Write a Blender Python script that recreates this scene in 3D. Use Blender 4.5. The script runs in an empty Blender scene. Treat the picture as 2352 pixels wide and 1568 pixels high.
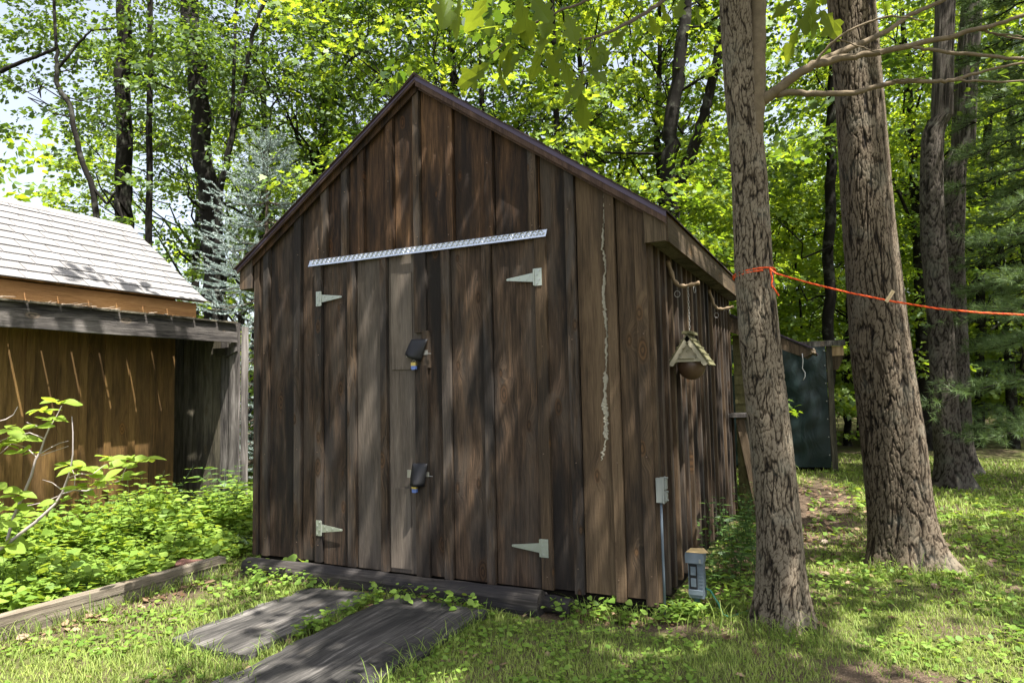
import bpy, math, random
import numpy as np
from mathutils import Vector, Matrix

# ---------------------------------------------------------------- camera, sky, sun
scene = bpy.context.scene
FPX, YAW, PITCH, ROLL = 2033.17 * 2352 / 3072, 0.4515, 0.0719, -0.0211   # focal in px of a 2352 wide picture
CAM = np.array([4.7526, -4.4911, 1.3912])
fw = np.array([-math.sin(YAW) * math.cos(PITCH), math.cos(YAW) * math.cos(PITCH), math.sin(PITCH)])
r0 = np.array([math.cos(YAW), math.sin(YAW), 0.0]); u0 = np.cross(r0, fw)
rt = r0 * math.cos(ROLL) + u0 * math.sin(ROLL); up = u0 * math.cos(ROLL) - r0 * math.sin(ROLL)
cd = bpy.data.cameras.new('camera'); cam = bpy.data.objects.new('camera', cd)
scene.collection.objects.link(cam)
m = Matrix.Identity(4)
for i in range(3):
    m[i][0], m[i][1], m[i][2], m[i][3] = rt[i], up[i], -fw[i], CAM[i]
cam.matrix_world = m
cd.sensor_width = 36; cd.lens = FPX / 2352 * 36; cd.clip_start = 0.05; cd.clip_end = 500
scene.camera = cam

SUN = np.array([0.38, -0.22, 1.0]); SUN /= np.linalg.norm(SUN)
sd = bpy.data.lights.new('sun', 'SUN'); sd.energy = 5.0; sd.angle = math.radians(0.53); sd.color = (1.0, 0.95, 0.86)
so = bpy.data.objects.new('sun', sd); scene.collection.objects.link(so)
so.rotation_euler = Vector(SUN).to_track_quat('Z', 'Y').to_euler(); so.location = (10, -9, 30)
w = bpy.data.worlds.new('World'); scene.world = w; w.use_nodes = True
nt = w.node_tree; bg = nt.nodes['Background']
sky = nt.nodes.new('ShaderNodeTexSky'); sky.sky_type = 'NISHITA'; sky.sun_disc = False
sky.sun_elevation = math.asin(SUN[2]); sky.sun_rotation = math.atan2(SUN[0], SUN[1])
sky.air_density = 1.0; sky.dust_density = 4.0; sky.ozone_density = 1.0
hs = nt.nodes.new('ShaderNodeHueSaturation'); hs.inputs['Saturation'].default_value = 0.55   # thin even haze over the blue
nt.links.new(sky.outputs[0], hs.inputs['Color']); nt.links.new(hs.outputs[0], bg.inputs[0]); bg.inputs[1].default_value = 0.105
scene.view_settings.view_transform = 'Standard'; scene.view_settings.look = 'None'
scene.view_settings.exposure = 1.85; scene.view_settings.gamma = 1.0
scene.render.engine = 'CYCLES'
cy = scene.cycles
cy.max_bounces = 6; cy.diffuse_bounces = 3; cy.glossy_bounces = 2; cy.transmission_bounces = 3; cy.transparent_max_bounces = 6

# ---------------------------------------------------------------- helpers
RNG = random.Random(11); NR = np.random.default_rng(5)
COL = scene.collection

def ray(px, py):
    return fw + rt * ((px - 1176) / FPX) - up * ((py - 784) / FPX)
def at(px, py, depth):
    return CAM + ray(px, py) * depth
def on_z(px, py, z):
    d = ray(px, py); return CAM + d * ((z - CAM[2]) / d[2])
def on_x(px, py, x):
    d = ray(px, py); return CAM + d * ((x - CAM[0]) / d[0])
def on_y(px, py, y):
    d = ray(px, py); return CAM + d * ((y - CAM[1]) / d[1])

def tag(o, label=None, cat=None, group=None, kind=None):
    if label: o['label'] = label
    if cat: o['category'] = cat
    if group: o['group'] = group
    if kind: o['kind'] = kind
    return o
def empty(name, loc=(0, 0, 0), label=None, cat=None, group=None, rz=0):
    o = bpy.data.objects.new(name, None); COL.objects.link(o)
    o.location = loc; o.rotation_euler = (0, 0, rz); o.empty_display_size = 0.1
    return tag(o, label, cat, group)
def link(name, me, mat=None, parent=None, loc=None, rot=None):
    """loc is a world place; parents are unrotated empties or parts whose offset we remove"""
    o = bpy.data.objects.new(name, me); COL.objects.link(o)
    if mat is not None and len(me.materials) == 0: me.materials.append(mat)
    l = Vector(loc) if loc is not None else Vector((0, 0, 0))
    if parent is not None:
        o.parent = parent
        l = l - wpos(parent)
    o.location = l
    if rot is not None: o.rotation_euler = rot
    return o
def wpos(o):
    v = Vector((0, 0, 0))
    while o is not None:
        v += o.location; o = o.parent
    return v
def smooth(me):
    me.polygons.foreach_set('use_smooth', [True] * len(me.polygons))
class MB:
    """collects simple shapes into one mesh"""
    def __init__(s): s.v = []; s.f = []
    def add(s, v, f):
        o = len(s.v); s.v += [tuple(float(c) for c in p) for p in v]; s.f += [tuple(i + o for i in q) for q in f]; return s
    def box(s, a, b):
        (x0, y0, z0), (x1, y1, z1) = a, b
        return s.add([(x0, y0, z0), (x1, y0, z0), (x1, y1, z0), (x0, y1, z0), (x0, y0, z1), (x1, y0, z1), (x1, y1, z1), (x0, y1, z1)],
                     [(0, 3, 2, 1), (4, 5, 6, 7), (0, 1, 5, 4), (1, 2, 6, 5), (2, 3, 7, 6), (3, 0, 4, 7)])
    def prism(s, poly, y0, y1):
        """polygon in x,z (counter-clockwise seen from -y) extruded y0..y1"""
        n = len(poly)
        v = [(p[0], y0, p[1]) for p in poly] + [(p[0], y1, p[1]) for p in poly]
        f = [tuple(range(n)), tuple(range(2 * n - 1, n - 1, -1))] + [(i, i + n, (i + 1) % n + n, (i + 1) % n) for i in range(n)]
        return s.add(v, f)
    def tube(s, pts, rad, n=8, cap=True, flat=1.0):
        P = np.asarray(pts, float); m_ = len(P)
        R_ = np.full(m_, rad, float) if np.isscalar(rad) else np.asarray(rad, float)
        T = np.gradient(P, axis=0); T /= np.linalg.norm(T, axis=1)[:, None] + 1e-9
        ref = np.array([0, 0, 1.0]) if abs(T[0][2]) < .9 else np.array([1.0, 0, 0])
        vs = []; 
        for i in range(m_):
            a = np.cross(T[i], ref); a /= np.linalg.norm(a) + 1e-9; b = np.cross(T[i], a)
            ref = np.cross(a, T[i])
            for k in range(n):
                t = 2 * math.pi * k / n
                vs.append(P[i] + (a * math.cos(t) + b * math.sin(t) * flat) * R_[i])
        fs = [(i * n + k, i * n + (k + 1) % n, (i + 1) * n + (k + 1) % n, (i + 1) * n + k) for i in range(m_ - 1) for k in range(n)]
        if cap: fs += [tuple(range(n - 1, -1, -1)), tuple(range((m_ - 1) * n, m_ * n))]
        return s.add(vs, fs)
    def ball(s, c, r, n=10, m_=7, sq=(1, 1, 1)):
        v = []; f = []
        for i in range(m_ + 1):
            ph = math.pi * i / m_
            for k in range(n):
                th = 2 * math.pi * k / n
                v.append((c[0] + r * sq[0] * math.sin(ph) * math.cos(th), c[1] + r * sq[1] * math.sin(ph) * math.sin(th), c[2] + r * sq[2] * math.cos(ph)))
        for i in range(m_):
            for k in range(n):
                f.append((i * n + k, (i + 1) * n + k, (i + 1) * n + (k + 1) % n, i * n + (k + 1) % n))
        return s.add(v, f)
    def mesh(s, name, sm=False):
        me = bpy.data.meshes.new(name); me.from_pydata(s.v, [], s.f); me.update()
        if sm: smooth(me)
        return me
    def obj(s, name, mat, parent=None, sm=False):
        """verts are world positions; the object's origin goes to the middle of its base"""
        V = np.array(s.v); c = (V.min(0) + V.max(0)) / 2; c[2] = V[:, 2].min()
        s.v = [tuple(p - c) for p in V]
        return link(name, s.mesh(name, sm), mat, parent, c)

def np_mesh(name, V, loops, counts, mat, sm=False, attr=None):
    """fast mesh from arrays: loops = flat vertex indices, counts = verts per face (array)"""
    me = bpy.data.meshes.new(name)
    V = np.asarray(V, np.float32); loops = np.asarray(loops, np.int32).ravel(); counts = np.asarray(counts, np.int32)
    me.vertices.add(len(V)); me.vertices.foreach_set('co', V.ravel())
    me.loops.add(len(loops)); me.loops.foreach_set('vertex_index', loops)
    me.polygons.add(len(counts))
    st = np.concatenate([[0], np.cumsum(counts)[:-1]]).astype(np.int32)
    me.polygons.foreach_set('loop_start', st); me.polygons.foreach_set('loop_total', counts)
    if sm: me.polygons.foreach_set('use_smooth', np.ones(len(counts), bool))
    if attr is not None:
        for k, a in attr.items():
            at_ = me.attributes.new(k, 'FLOAT', 'POINT'); at_.data.foreach_set('value', np.asarray(a, np.float32))
    me.update(calc_edges=True)
    if mat: me.materials.append(mat)
    return me

def plank(name, w, l, t, mat, parent, loc, rot=None, segs=5, wob=0.0025, ztop=None, zbot=None):
    """sawn board: width along local x, length along local z, thickness along local y; loc = middle of its lower end"""
    rr = random.Random(hash((round(w, 4), round(l, 4), round(loc[0], 3), round(loc[1], 3))) & 0xffff)
    v = []; f = []
    bow = rr.uniform(-1, 1) * wob
    for i in range(segs + 1):
        u = i / segs
        dx = bow * math.sin(u * 3.1) ; e0 = rr.uniform(-1, 1) * wob; e1 = rr.uniform(-1, 1) * wob; dy = rr.uniform(-1, 1) * wob * .4
        for k, (sx, sy) in enumerate(((-1, -1), (1, -1), (1, 1), (-1, 1))):
            x = sx * w / 2 + dx + (e0 if sx < 0 else e1)
            z = u * l
            if ztop is not None and i == segs: z = ztop(x + loc[0]) - loc[2]
            if zbot is not None and i == 0: z = zbot(x + loc[0]) - loc[2]
            elif ztop is not None and i > 0: z = min(z, (ztop(x + loc[0]) - loc[2]) * (0.55 + .45 * u))
            v.append((x, sy * t / 2 + dy, z))
    for i in range(segs):
        for k in range(4):
            a, b = i * 4 + k, i * 4 + (k + 1) % 4
            f.append((a, b, b + 4, a + 4))
    f += [(3, 2, 1, 0), tuple(segs * 4 + k for k in range(4))]
    me = bpy.data.meshes.new(name); me.from_pydata(v, [], f); me.update()
    return link(name, me, mat, parent, loc, rot)

# ---------------------------------------------------------------- materials
class NT:
    def __init__(s, name):
        s.m = bpy.data.materials.new(name); s.m.use_nodes = True
        s.t = s.m.node_tree; s.n = s.t.nodes; s.l = s.t.links
        s.n.clear(); s.out = s.n.new('ShaderNodeOutputMaterial')
    def N(s, typ, **kw):
        n = s.n.new('ShaderNode' + typ)
        for k, v in kw.items():
            if k.startswith('i_'):
                key = k[2:]; key = int(key) if key.isdigit() else key.replace('_', ' ')
                if hasattr(v, 'is_linked') or isinstance(v, bpy.types.NodeSocket): s.l.new(v, n.inputs[key])
                else: n.inputs[key].default_value = v
            else: setattr(n, k, v)
        return n
    def math(s, op, a, b=0.0, clamp=False):
        n = s.n.new('ShaderNodeMath'); n.operation = op; n.use_clamp = clamp
        for i, x in enumerate((a, b)):
            if isinstance(x, bpy.types.NodeSocket): s.l.new(x, n.inputs[i])
            else: n.inputs[i].default_value = x
        return n.outputs[0]
    def vmath(s, op, a, b):
        n = s.n.new('ShaderNodeVectorMath'); n.operation = op
        for i, x in enumerate((a, b)):
            if isinstance(x, bpy.types.NodeSocket): s.l.new(x, n.inputs[i])
            else: n.inputs[i].default_value = x
        return n.outputs[0]
    def noise(s, vec, scale, detail=4, rough=.55, dist=0.0):
        n = s.N('TexNoise', i_Scale=scale, i_Detail=detail, i_Roughness=rough, i_Distortion=dist); s.l.new(vec, n.inputs['Vector']); return n.outputs[0]
    def ramp(s, fac, stops):
        n = s.n.new('ShaderNodeValToRGB'); e = n.color_ramp.elements
        while len(e) < len(stops): e.new(0.5)
        for i, (p, c) in enumerate(stops):
            e[i].position = p; e[i].color = (*c, 1) if len(c) == 3 else c
        s.l.new(fac, n.inputs[0]); return n.outputs[0]
    def mix(s, fac, a, b, mode='MIX'):
        n = s.n.new('ShaderNodeMix'); n.data_type = 'RGBA'; n.blend_type = mode
        for i, x in ((0, fac), (6, a), (7, b)):
            if isinstance(x, bpy.types.NodeSocket): s.l.new(x, n.inputs[i])
            else: n.inputs[i].default_value = (*x, 1) if isinstance(x, tuple) and len(x) == 3 else x
        return n.outputs[2]
    def sstep(s, x, a, b):
        n = s.n.new('ShaderNodeMapRange'); n.interpolation_type = 'SMOOTHSTEP'; s.l.new(x, n.inputs[0])
        n.inputs[1].default_value = a; n.inputs[2].default_value = b; return n.outputs[0]
    def bump(s, h, strength=.5, dist=.01, normal=None):
        n = s.N('Bump', i_Strength=strength, i_Distance=dist); s.l.new(h, n.inputs['Height'])
        if normal is not None: s.l.new(normal, n.inputs['Normal'])
        return n.outputs[0]
    def bsdf(s, color, rough=.8, spec=.3, metal=0.0, normal=None):
        n = s.n.new('ShaderNodeBsdfPrincipled')
        for k, x in (('Base Color', color), ('Roughness', rough), ('Specular IOR Level', spec), ('Metallic', metal)):
            if isinstance(x, bpy.types.NodeSocket): s.l.new(x, n.inputs[k])
            else: n.inputs[k].default_value = (*x, 1) if isinstance(x, tuple) and len(x) == 3 else x
        if normal is not None: s.l.new(normal, n.inputs['Normal'])
        s.l.new(n.outputs[0], s.out.inputs[0]); return n

def wood(name, dark, mid, light, stain=None, stain_amt=.6, knots=1.0, rough=.85, grey=None, grain=1.0, spec=.25, saw=.35):
    """weathered sawn wood; local z runs along the grain"""
    g = NT(name)
    oi = g.N('ObjectInfo'); tc = g.N('TexCoord')
    off = g.N('CombineXYZ'); 
    g.l.new(g.math('MULTIPLY', oi.outputs['Random'], 37.3), off.inputs[0]); g.l.new(g.math('MULTIPLY', oi.outputs['Random'], 91.7), off.inputs[2])
    P = g.vmath('ADD', tc.outputs['Object'], off.outputs[0])
    # knots: sparse stretched cells
    sp = g.N('SeparateXYZ'); g.l.new(P, sp.inputs[0]); kv = g.N('CombineXYZ')
    g.l.new(g.math('MULTIPLY', sp.outputs[0], 5.0), kv.inputs[0]); g.l.new(g.math('MULTIPLY', sp.outputs[2], 2.2), kv.inputs[1])
    vo = g.N('TexVoronoi', voronoi_dimensions='2D', i_Scale=1.0, i_Randomness=.95); g.l.new(kv.outputs[0], vo.inputs['Vector'])
    dk = g.math('ADD', vo.outputs['Distance'], g.math('MULTIPLY', g.math('SUBTRACT', g.noise(P, 26, 3, .6), .5), .07))
    sep = g.N('SeparateColor'); g.l.new(vo.outputs['Color'], sep.inputs[0])
    has = g.math('GREATER_THAN', sep.outputs[0], .74)
    size = g.math('ADD', g.math('MULTIPLY', sep.outputs[1], .14), .05)
    rel = g.math('DIVIDE', dk, size)
    inside = g.math('MULTIPLY', g.math('SUBTRACT', 1.0, g.sstep(rel, .75, 1.25)), has)
    around = g.math('MULTIPLY', g.math('SUBTRACT', 1.0, g.sstep(rel, .8, 4.0)), has)
    warp = g.N('CombineXYZ'); g.l.new(g.math('MULTIPLY', around, .035 * knots), warp.inputs[0])
    Pw = g.vmath('ADD', P, warp.outputs[0])
    gv = g.vmath('MULTIPLY', Pw, (1, 1, .035))
    fine = g.noise(gv, 170 * grain, 5, .65)
    med = g.noise(g.vmath('MULTIPLY', Pw, (1, 1, .07)), 34 * grain, 4, .6, .6)
    big = g.noise(g.vmath('MULTIPLY', P, (1, 1, .22)), 5.5, 4, .6, .4)
    blot = g.noise(g.vmath('MULTIPLY', P, (1, 1, .16)), 4.2, 5, .62)
    tone = g.math('ADD', g.math('MULTIPLY', fine, .55), g.math('ADD', g.math('MULTIPLY', med, .42), g.math('MULTIPLY', big, .5)))
    tone = g.math('ADD', tone, g.math('MULTIPLY', g.math('SUBTRACT', oi.outputs['Random'], .5), .16))
    col = g.ramp(tone, [(.56, dark), (.74, mid), (.95, light)])
    if grey is not None:
        col = g.mix(g.math('MULTIPLY', g.sstep(big, .45, .62), .75), col, g.mix(fine, tuple(c * .5 for c in grey), tuple(min(1, c * 1.5) for c in grey)))
    if stain is not None:
        col = g.mix(g.math('MULTIPLY', g.sstep(blot, .44, .62), stain_amt), col, stain)
    ring = g.math('ADD', g.math('MULTIPLY', g.math('SINE', g.math('MULTIPLY', dk, 70.0)), .22), .38)
    kc = g.mix(ring, tuple(c * .5 for c in dark), tuple(min(.3, a * b) for a, b in zip(mid, (2.2, 1.8, 1.3))))
    if knots > 0: col = g.mix(g.math('MULTIPLY', inside, .8 * min(1, knots)), col, kc)
    # saw marks across the board
    sawn = g.noise(g.vmath('MULTIPLY', P, (6, 6, 420)), 1.0, 2, .5)
    sm_ = g.sstep(g.noise(P, 2.2, 2), .5, .62)
    h = g.math('ADD', g.math('MULTIPLY', fine, .6), g.math('ADD', g.math('MULTIPLY', med, .8), g.math('MULTIPLY', g.math('MULTIPLY', sawn, sm_), saw)))
    h = g.math('SUBTRACT', h, g.math('MULTIPLY', inside, .15))
    g.bsdf(col, rough, spec, 0.0, g.bump(h, .9, .007))
    return g.m

def plain(name, col, rough=.6, metal=0.0, spec=.4, var=.25, scale=9.0, bumpy=.15, bs=60.0):
    g = NT(name); tc = g.N('TexCoord')
    n = g.noise(tc.outputs['Object'], scale, 5, .6)
    c = g.mix(n, tuple(x * (1 - var) for x in col), tuple(min(1, x * (1 + var)) for x in col))
    n2 = g.noise(tc.outputs['Object'], bs, 4, .6)
    rg = g.math('ADD', g.math('MULTIPLY', n, .25), rough - .12)
    g.bsdf(c, rg, spec, metal, g.bump(n2, bumpy, .004))
    return g.m

M = {}
M['board'] = wood('shed_board_wood', (.0068, .0052, .0040), (.043, .0275, .0172), (.130, .081, .048), stain=(.0085, .0072, .0066), stain_amt=.88, grey=(.046, .0375, .030))
M['board_red'] = wood('shed_upper_wood', (.009, .0053, .0035), (.058, .031, .0155), (.165, .089, .041), stain=(.0095, .007, .006), stain_amt=.8)
M['board_tan'] = wood('shed_tan_wood', (.022, .015, .0095), (.074, .048, .027), (.130, .089, .052), stain=(.020, .016, .013), stain_amt=.5, knots=1.2)
M['board_pale'] = wood('door_pale_wood', (.046, .037, .029), (.094, .076, .060), (.155, .128, .102), stain=(.07, .062, .055), stain_amt=.4, knots=0.0, grain=1.3, saw=.1)
M['batten'] = wood('batten_wood', (.0085, .0063, .0048), (.051, .0335, .0205), (.152, .100, .061), stain=(.011, .010, .010), stain_amt=.8, grey=(.060, .052, .046))
M['trim'] = wood('rake_trim_wood', (.022, .013, .010), (.060, .036, .028), (.12, .075, .055), stain=(.03, .02, .02), stain_amt=.4, knots=.4)
M['soffit'] = wood('soffit_orange_wood', (.09, .04, .012), (.22, .105, .028), (.36, .19, .06), stain=(.05, .025, .01), stain_amt=.7, knots=.3)
M['fascia_rough'] = wood('rough_fascia_wood', (.030, .021, .012), (.085, .060, .036), (.17, .125, .078), stain=(.04, .03, .02), stain_amt=.5)
M['cedar'] = wood('orange_fascia_wood', (.20, .10, .04), (.36, .19, .075), (.50, .29, .13), stain=(.22, .11, .05), stain_amt=.35, knots=.6)
M['ochre'] = wood('ochre_board_wood', (.042, .023, .007), (.115, .064, .020), (.19, .112, .038), stain=(.035, .02, .008), stain_amt=.5)
M['grey'] = wood('weathered_grey_wood', (.016, .014, .014), (.12, .108, .10), (.34, .315, .30), stain=(.03, .027, .027), stain_amt=.8, knots=.7, saw=.1, grain=.8)
M['grey_dark'] = wood('dark_weathered_wood', (.018, .016, .012), (.075, .066, .046), (.17, .15, .115), stain=(.02, .018, .014), stain_amt=.8, knots=.7)
M['tie'] = wood('dark_tie_wood', (.006, .0053, .005), (.036, .031, .027), (.14, .125, .11), stain=(.015, .014, .016), stain_amt=.8, knots=.3, grain=.6, saw=0)
M['plank'] = wood('grey_walk_plank_wood', (.013, .0125, .012), (.060, .056, .052), (.23, .215, .20), stain=(.015, .0145, .014), stain_amt=.75, knots=.2, grain=.55, saw=0)
M['timber'] = wood('landscape_timber_wood', (.04, .032, .024), (.135, .112, .086), (.27, .235, .185), stain=(.05, .044, .038), stain_amt=.5, knots=.5)
M['clap'] = wood('olive_clapboard_wood', (.05, .045, .016), (.10, .09, .035), (.15, .14, .06), knots=0, saw=.1)
M['raw'] = wood('raw_lumber_wood', (.20, .13, .07), (.38, .26, .15), (.5, .37, .24), knots=.5)
M['metal'] = plain('zinc_hinge_metal', (.38, .41, .36), .45, .75, .5, .2, 30, .1)
M['bolt'] = plain('bolt_metal', (.42, .43, .42), .35, .85, .5, .3, 40, .1)
M['rubber'] = plain('black_rubber', (.008, .008, .010), .55, 0, .35, .3, 20, .2, 25)
M['brass'] = plain('padlock_brass', (.55, .42, .14), .4, .8, .5, .2, 40)
M['blue'] = plain('padlock_blue', (.10, .16, .42), .45, 0, .5, .2, 40)
M['foam'] = plain('pale_sealant', (.30, .275, .215), .9, 0, .2, .35, 60, .8, 90)
M['drip'] = plain('purple_brown_drip_edge', (.060, .040, .062), .35, .3, .5, .25, 6, .08)
M['asphalt'] = plain('dark_shingle_edge', (.045, .032, .030), .95, 0, .2, .35, 200, .6, 300)
M['dark'] = plain('void_shade_black', (.012, .010, .008), .95, 0, .1)  # near-black colour put in for shade within gaps and hollows
M['pvc'] = plain('grey_electrical_plastic', (.20, .215, .20), .5, 0, .4, .12, 8, .05)
M['pvc_dk'] = plain('slate_stake_plastic', (.10, .125, .15), .5, 0, .4, .15, 8, .08)
M['green_metal'] = plain('green_painted_post', (.02, .06, .06), .5, 0, .4, .25, 20)
M['steel'] = plain('dull_steel', (.30, .29, .27), .45, .8, .5, .3, 30)
M['rope'] = plain('orange_rope_fibre', (.78, .10, .015), .6, 0, .3, .25, 60, .3, 120)
M['rope_dk'] = plain('dark_rope_strand', (.42, .04, .01), .6, 0, .3, .2, 60)
M['peg'] = plain('clothespin_wood', (.52, .40, .24), .7, 0, .3, .15, 30)
M['bird_white'] = plain('peeling_cream_paint', (.38, .345, .25), .8, 0, .3, .35, 14, .5, 40)
M['bird_moss'] = plain('mossy_grey_wood', (.10, .095, .05), .9, 0, .2, .55, 18, .6, 50)
M['gourd'] = plain('dark_gourd_shell', (.085, .048, .028), .42, 0, .5, .5, 9, .2, 20)
M['stick'] = plain('peeled_stick_bark', (.22, .16, .10), .8, 0, .3, .55, 16, .5, 35)
M['brick'] = plain('weathered_red_brick', (.12, .06, .05), .95, 0, .2, .35, 20, .6, 90)
M['block'] = plain('concrete_block_grey', (.22, .21, .195), .95, 0, .2, .25, 14, .6, 80)
M['string'] = plain('white_string', (.6, .6, .58), .8, 0, .2, .1)
M['litter_twig'] = plain('dry_twig', (.26, .21, .16), .9, 0, .2, .4, 30)
M['greencable'] = plain('green_cable_rubber', (.03, .16, .10), .5, 0, .4, .2)
def tarp_mat():
    g = NT('dark_green_tarp'); tc = g.N('TexCoord')
    P = tc.outputs['Object']
    wv = g.noise(g.vmath('MULTIPLY', P, (2.0, 1, 1.1)), 1.6, 4, .5, 1.0)
    h2 = g.noise(P, 60, 3)
    c = g.mix(wv, (.005, .012, .013), (.009, .022, .022))
    g.bsdf(c, .42, .4, 0, g.bump(g.math('ADD', wv, g.math('MULTIPLY', h2, .04)), .5, .05)); return g.m
M['tarp'] = tarp_mat()
def diamond_mat():
    """bright aluminium tread plate: bars at 45 degrees, alternating"""
    g = NT('diamond_plate_aluminium'); tc = g.N('TexCoord'); P = tc.outputs['Object']
    n = g.noise(P, 30, 4)
    g.bsdf(g.mix(n, (.40, .42, .45), (.60, .62, .66)), g.math('ADD', g.math('MULTIPLY', n, .3), .12), .5, .9, g.bump(n, .1, .002)); return g.m
M['alu'] = diamond_mat()
def shingle_mat():
    g = NT('pale_grey_brown_shingle'); tc = g.N('TexCoord'); oi = g.N('ObjectInfo')
    P = tc.outputs['Object']
    n = g.noise(P, 260, 3, .7); n2 = g.noise(P, 6, 4, .6)
    t = g.math('ADD', g.math('MULTIPLY', n, .5), g.math('ADD', g.math('MULTIPLY', n2, .3), g.math('MULTIPLY', oi.outputs['Random'], .14)))
    c = g.ramp(t, [(.22, (.085, .083, .085)), (.45, (.162, .158, .160)), (.75, (.24, .235, .236))])
    g.bsdf(c, .95, .2, 0, g.bump(n, .5, .003)); return g.m
M['shingle'] = shingle_mat()
ALONG_Y = Matrix(((0, 1, 0), (0, 0, 1), (1, 0, 0))).to_euler()
ALONG_MY = Matrix(((0, -1, 0), (0, 0, -1), (1, 0, 0))).to_euler()
ALONG_MX = Matrix(((0, 0, -1), (1, 0, 0), (0, -1, 0))).to_euler()
# ---------------------------------------------------------------- ground
G = -0.10
def gz(x, y):
    """height of the ground"""
    x = np.asarray(x, float); y = np.asarray(y, float)
    h = G + .018 * np.sin(1.3 * x + .4 * y) * np.cos(.9 * y - .3) + .012 * np.sin(3.1 * x - 1.7 * y + 1)
    h = h - .035 * np.exp(-((x - 5.2) ** 2 + (y + .55) ** 2) / .5)
    bed = 1 / (1 + np.exp((x + .12) * 14)) * 1 / (1 + np.exp((y - .4) * -2)) * 0
    far = np.clip((np.hypot(x - 4, y) - 9) / 25, 0, 1)
    return h + far * .35 * np.sin(x * .21 + 1) * np.cos(y * .17) + .03 * bed
def ground_mat():
    g = NT('lawn_soil_ground'); tc = g.N('TexCoord'); P = tc.outputs['Object']
    n = g.noise(P, 1.1, 5, .6); n2 = g.noise(P, 14, 5, .7); n3 = g.noise(P, 90, 4, .7)
    soil = g.ramp(n3, [(.3, (.030, .020, .013)), (.55, (.10, .072, .05)), (.75, (.21, .16, .115))])
    moss = g.ramp(n2, [(.3, (.045, .062, .016)), (.6, (.11, .125, .036)), (.8, (.21, .19, .085))])
    f = g.sstep(g.math('ADD', g.math('MULTIPLY', n, .6), g.math('MULTIPLY', n2, .4)), .40, .58)
    # worn path between the trunks and towards the tarp, bare patch by the near trunk
    sx = g.N('SeparateXYZ'); g.l.new(P, sx.inputs[0])
    def blob(cx, cy, rx, ry):
        a = g.math('DIVIDE', g.math('SUBTRACT', sx.outputs[0], cx), rx); b = g.math('DIVIDE', g.math('SUBTRACT', sx.outputs[1], cy), ry)
        return g.math('SQRT', g.math('ADD', g.math('MULTIPLY', a, a), g.math('MULTIPLY', b, b)))
    wob_ = g.math('MULTIPLY', g.math('SUBTRACT', n2, .5), 1.1)
    for (a, b, c, d) in ((4.95, -.42, .42, .24), (4.35, 4.6, .55, 2.6), (3.2, -.1, .9, .22), (4.1, .6, .5, .5), (.1, -1.0, .22, 1.2)):
        d_ = g.math('ADD', blob(a, b, c, d), wob_)
        f = g.math('MULTIPLY', f, g.sstep(d_, .7, 1.25))
    g.bsdf(g.mix(f, soil, moss), .95, .15, 0, g.bump(g.math('ADD', n3, g.math('MULTIPLY', n2, 2.0)), .8, .02)); return g.m
def build_ground():
    a = np.concatenate([-np.geomspace(90, 8, 26), np.linspace(-7.6, 9.6, 110), np.geomspace(10, 90, 26)])
    b = np.concatenate([-np.geomspace(60, 6, 20), np.linspace(-5.7, 12, 110), np.geomspace(12.4, 110, 28)])
    X, Y = np.meshgrid(a, b); Z = gz(X, Y); nx, ny = len(a), len(b)
    V = np.stack([X, Y, Z], -1).reshape(-1, 3)
    i = np.arange((ny - 1) * (nx - 1)); r, c = i // (nx - 1), i % (nx - 1); p = r * nx + c
    L = np.stack([p, p + 1, p + nx + 1, p + nx], 1)
    me = np_mesh('ground', V, L, np.full(len(i), 4), ground_mat(), True)
    tag(link('ground', me), kind='structure')
build_ground()

# ---------------------------------------------------------------- main shed
W, D = 3.6, 3.52
SL = .697
shed = empty('storage_shed', (W / 2, D / 2, G), 'tall brown board-and-batten gable shed with plank double doors', 'shed')
def zin(x): return 3.86 - SL * abs(x - 1.8)       # wall top
def zout(x): return 3.9126 - SL * abs(x - 1.8)    # roof plane
def wboard(x0, x1, z0=0.0, z1=None, m='board', y=0.011, name='board', gap=.010):
    top = zin if z1 is None else None
    l = (min(zin(x0), zin(x1)) if z1 is None else z1) - z0
    if z1 is None: l = max(zin(x0), zin(x1), zin((x0 + x1) / 2)) - z0
    plank(name, x1 - x0 - gap, l, .022, M[m], shed, ((x0 + x1) / 2, y, z0), ztop=top, segs=6 if z1 is None else 5)
def wbatten(x0, x1, z0=0.0, z1=None, m='batten', y=-.014):
    l = (max(zin(x0), zin(x1)) if z1 is None else z1) - z0
    plank('batten', x1 - x0, l, .032, M[m], shed, ((x0 + x1) / 2, y, z0), ztop=zin if z1 is None else None)
# lower boards beside the doors run to the roof
seam = [.0, .181, .560, .752]
for a, b in zip(seam[:-1], seam[1:]): wboard(a, b)
seam = [2.826, 3.099, 3.391, 3.6]
for (a, b), mm in zip(zip(seam[:-1], seam[1:]), ('board', 'board_tan', 'board_tan')): wboard(a, b, m=mm)
# gable boards above the doors
ub = [.752, .847, 1.069, 1.244, 1.538, 1.797, 2.106, 2.457, 2.813, 2.826]
for a, b in zip(ub[:-1], ub[1:]): wboard(a, b, 2.515, m='board_red')
MB().prism([(.03, .01), (.74, .01), (.74, zin(.74) - .03), (.03, zin(.03) - .03)], .024, .034).obj('gap_shade_backing', M['dark'], shed)  # near-black backing added so the board gaps look shaded
MB().prism([(2.83, .01), (3.57, .01), (3.57, zin(3.57) - .03), (2.83, zin(2.83) - .03)], .024, .034).obj('gap_shade_backing', M['dark'], shed)
MB().prism([(.745, 2.52), (2.825, 2.52), (2.825, zin(2.825) - .03), (1.8, zin(1.8) - .03), (.745, zin(.745) - .03)], .024, .034).obj('gap_shade_backing', M['dark'], shed)
plank('corner_trim', .062, 2.6, .022, M['batten'], shed, (.029, -.013, 0), ztop=zin)
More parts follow.
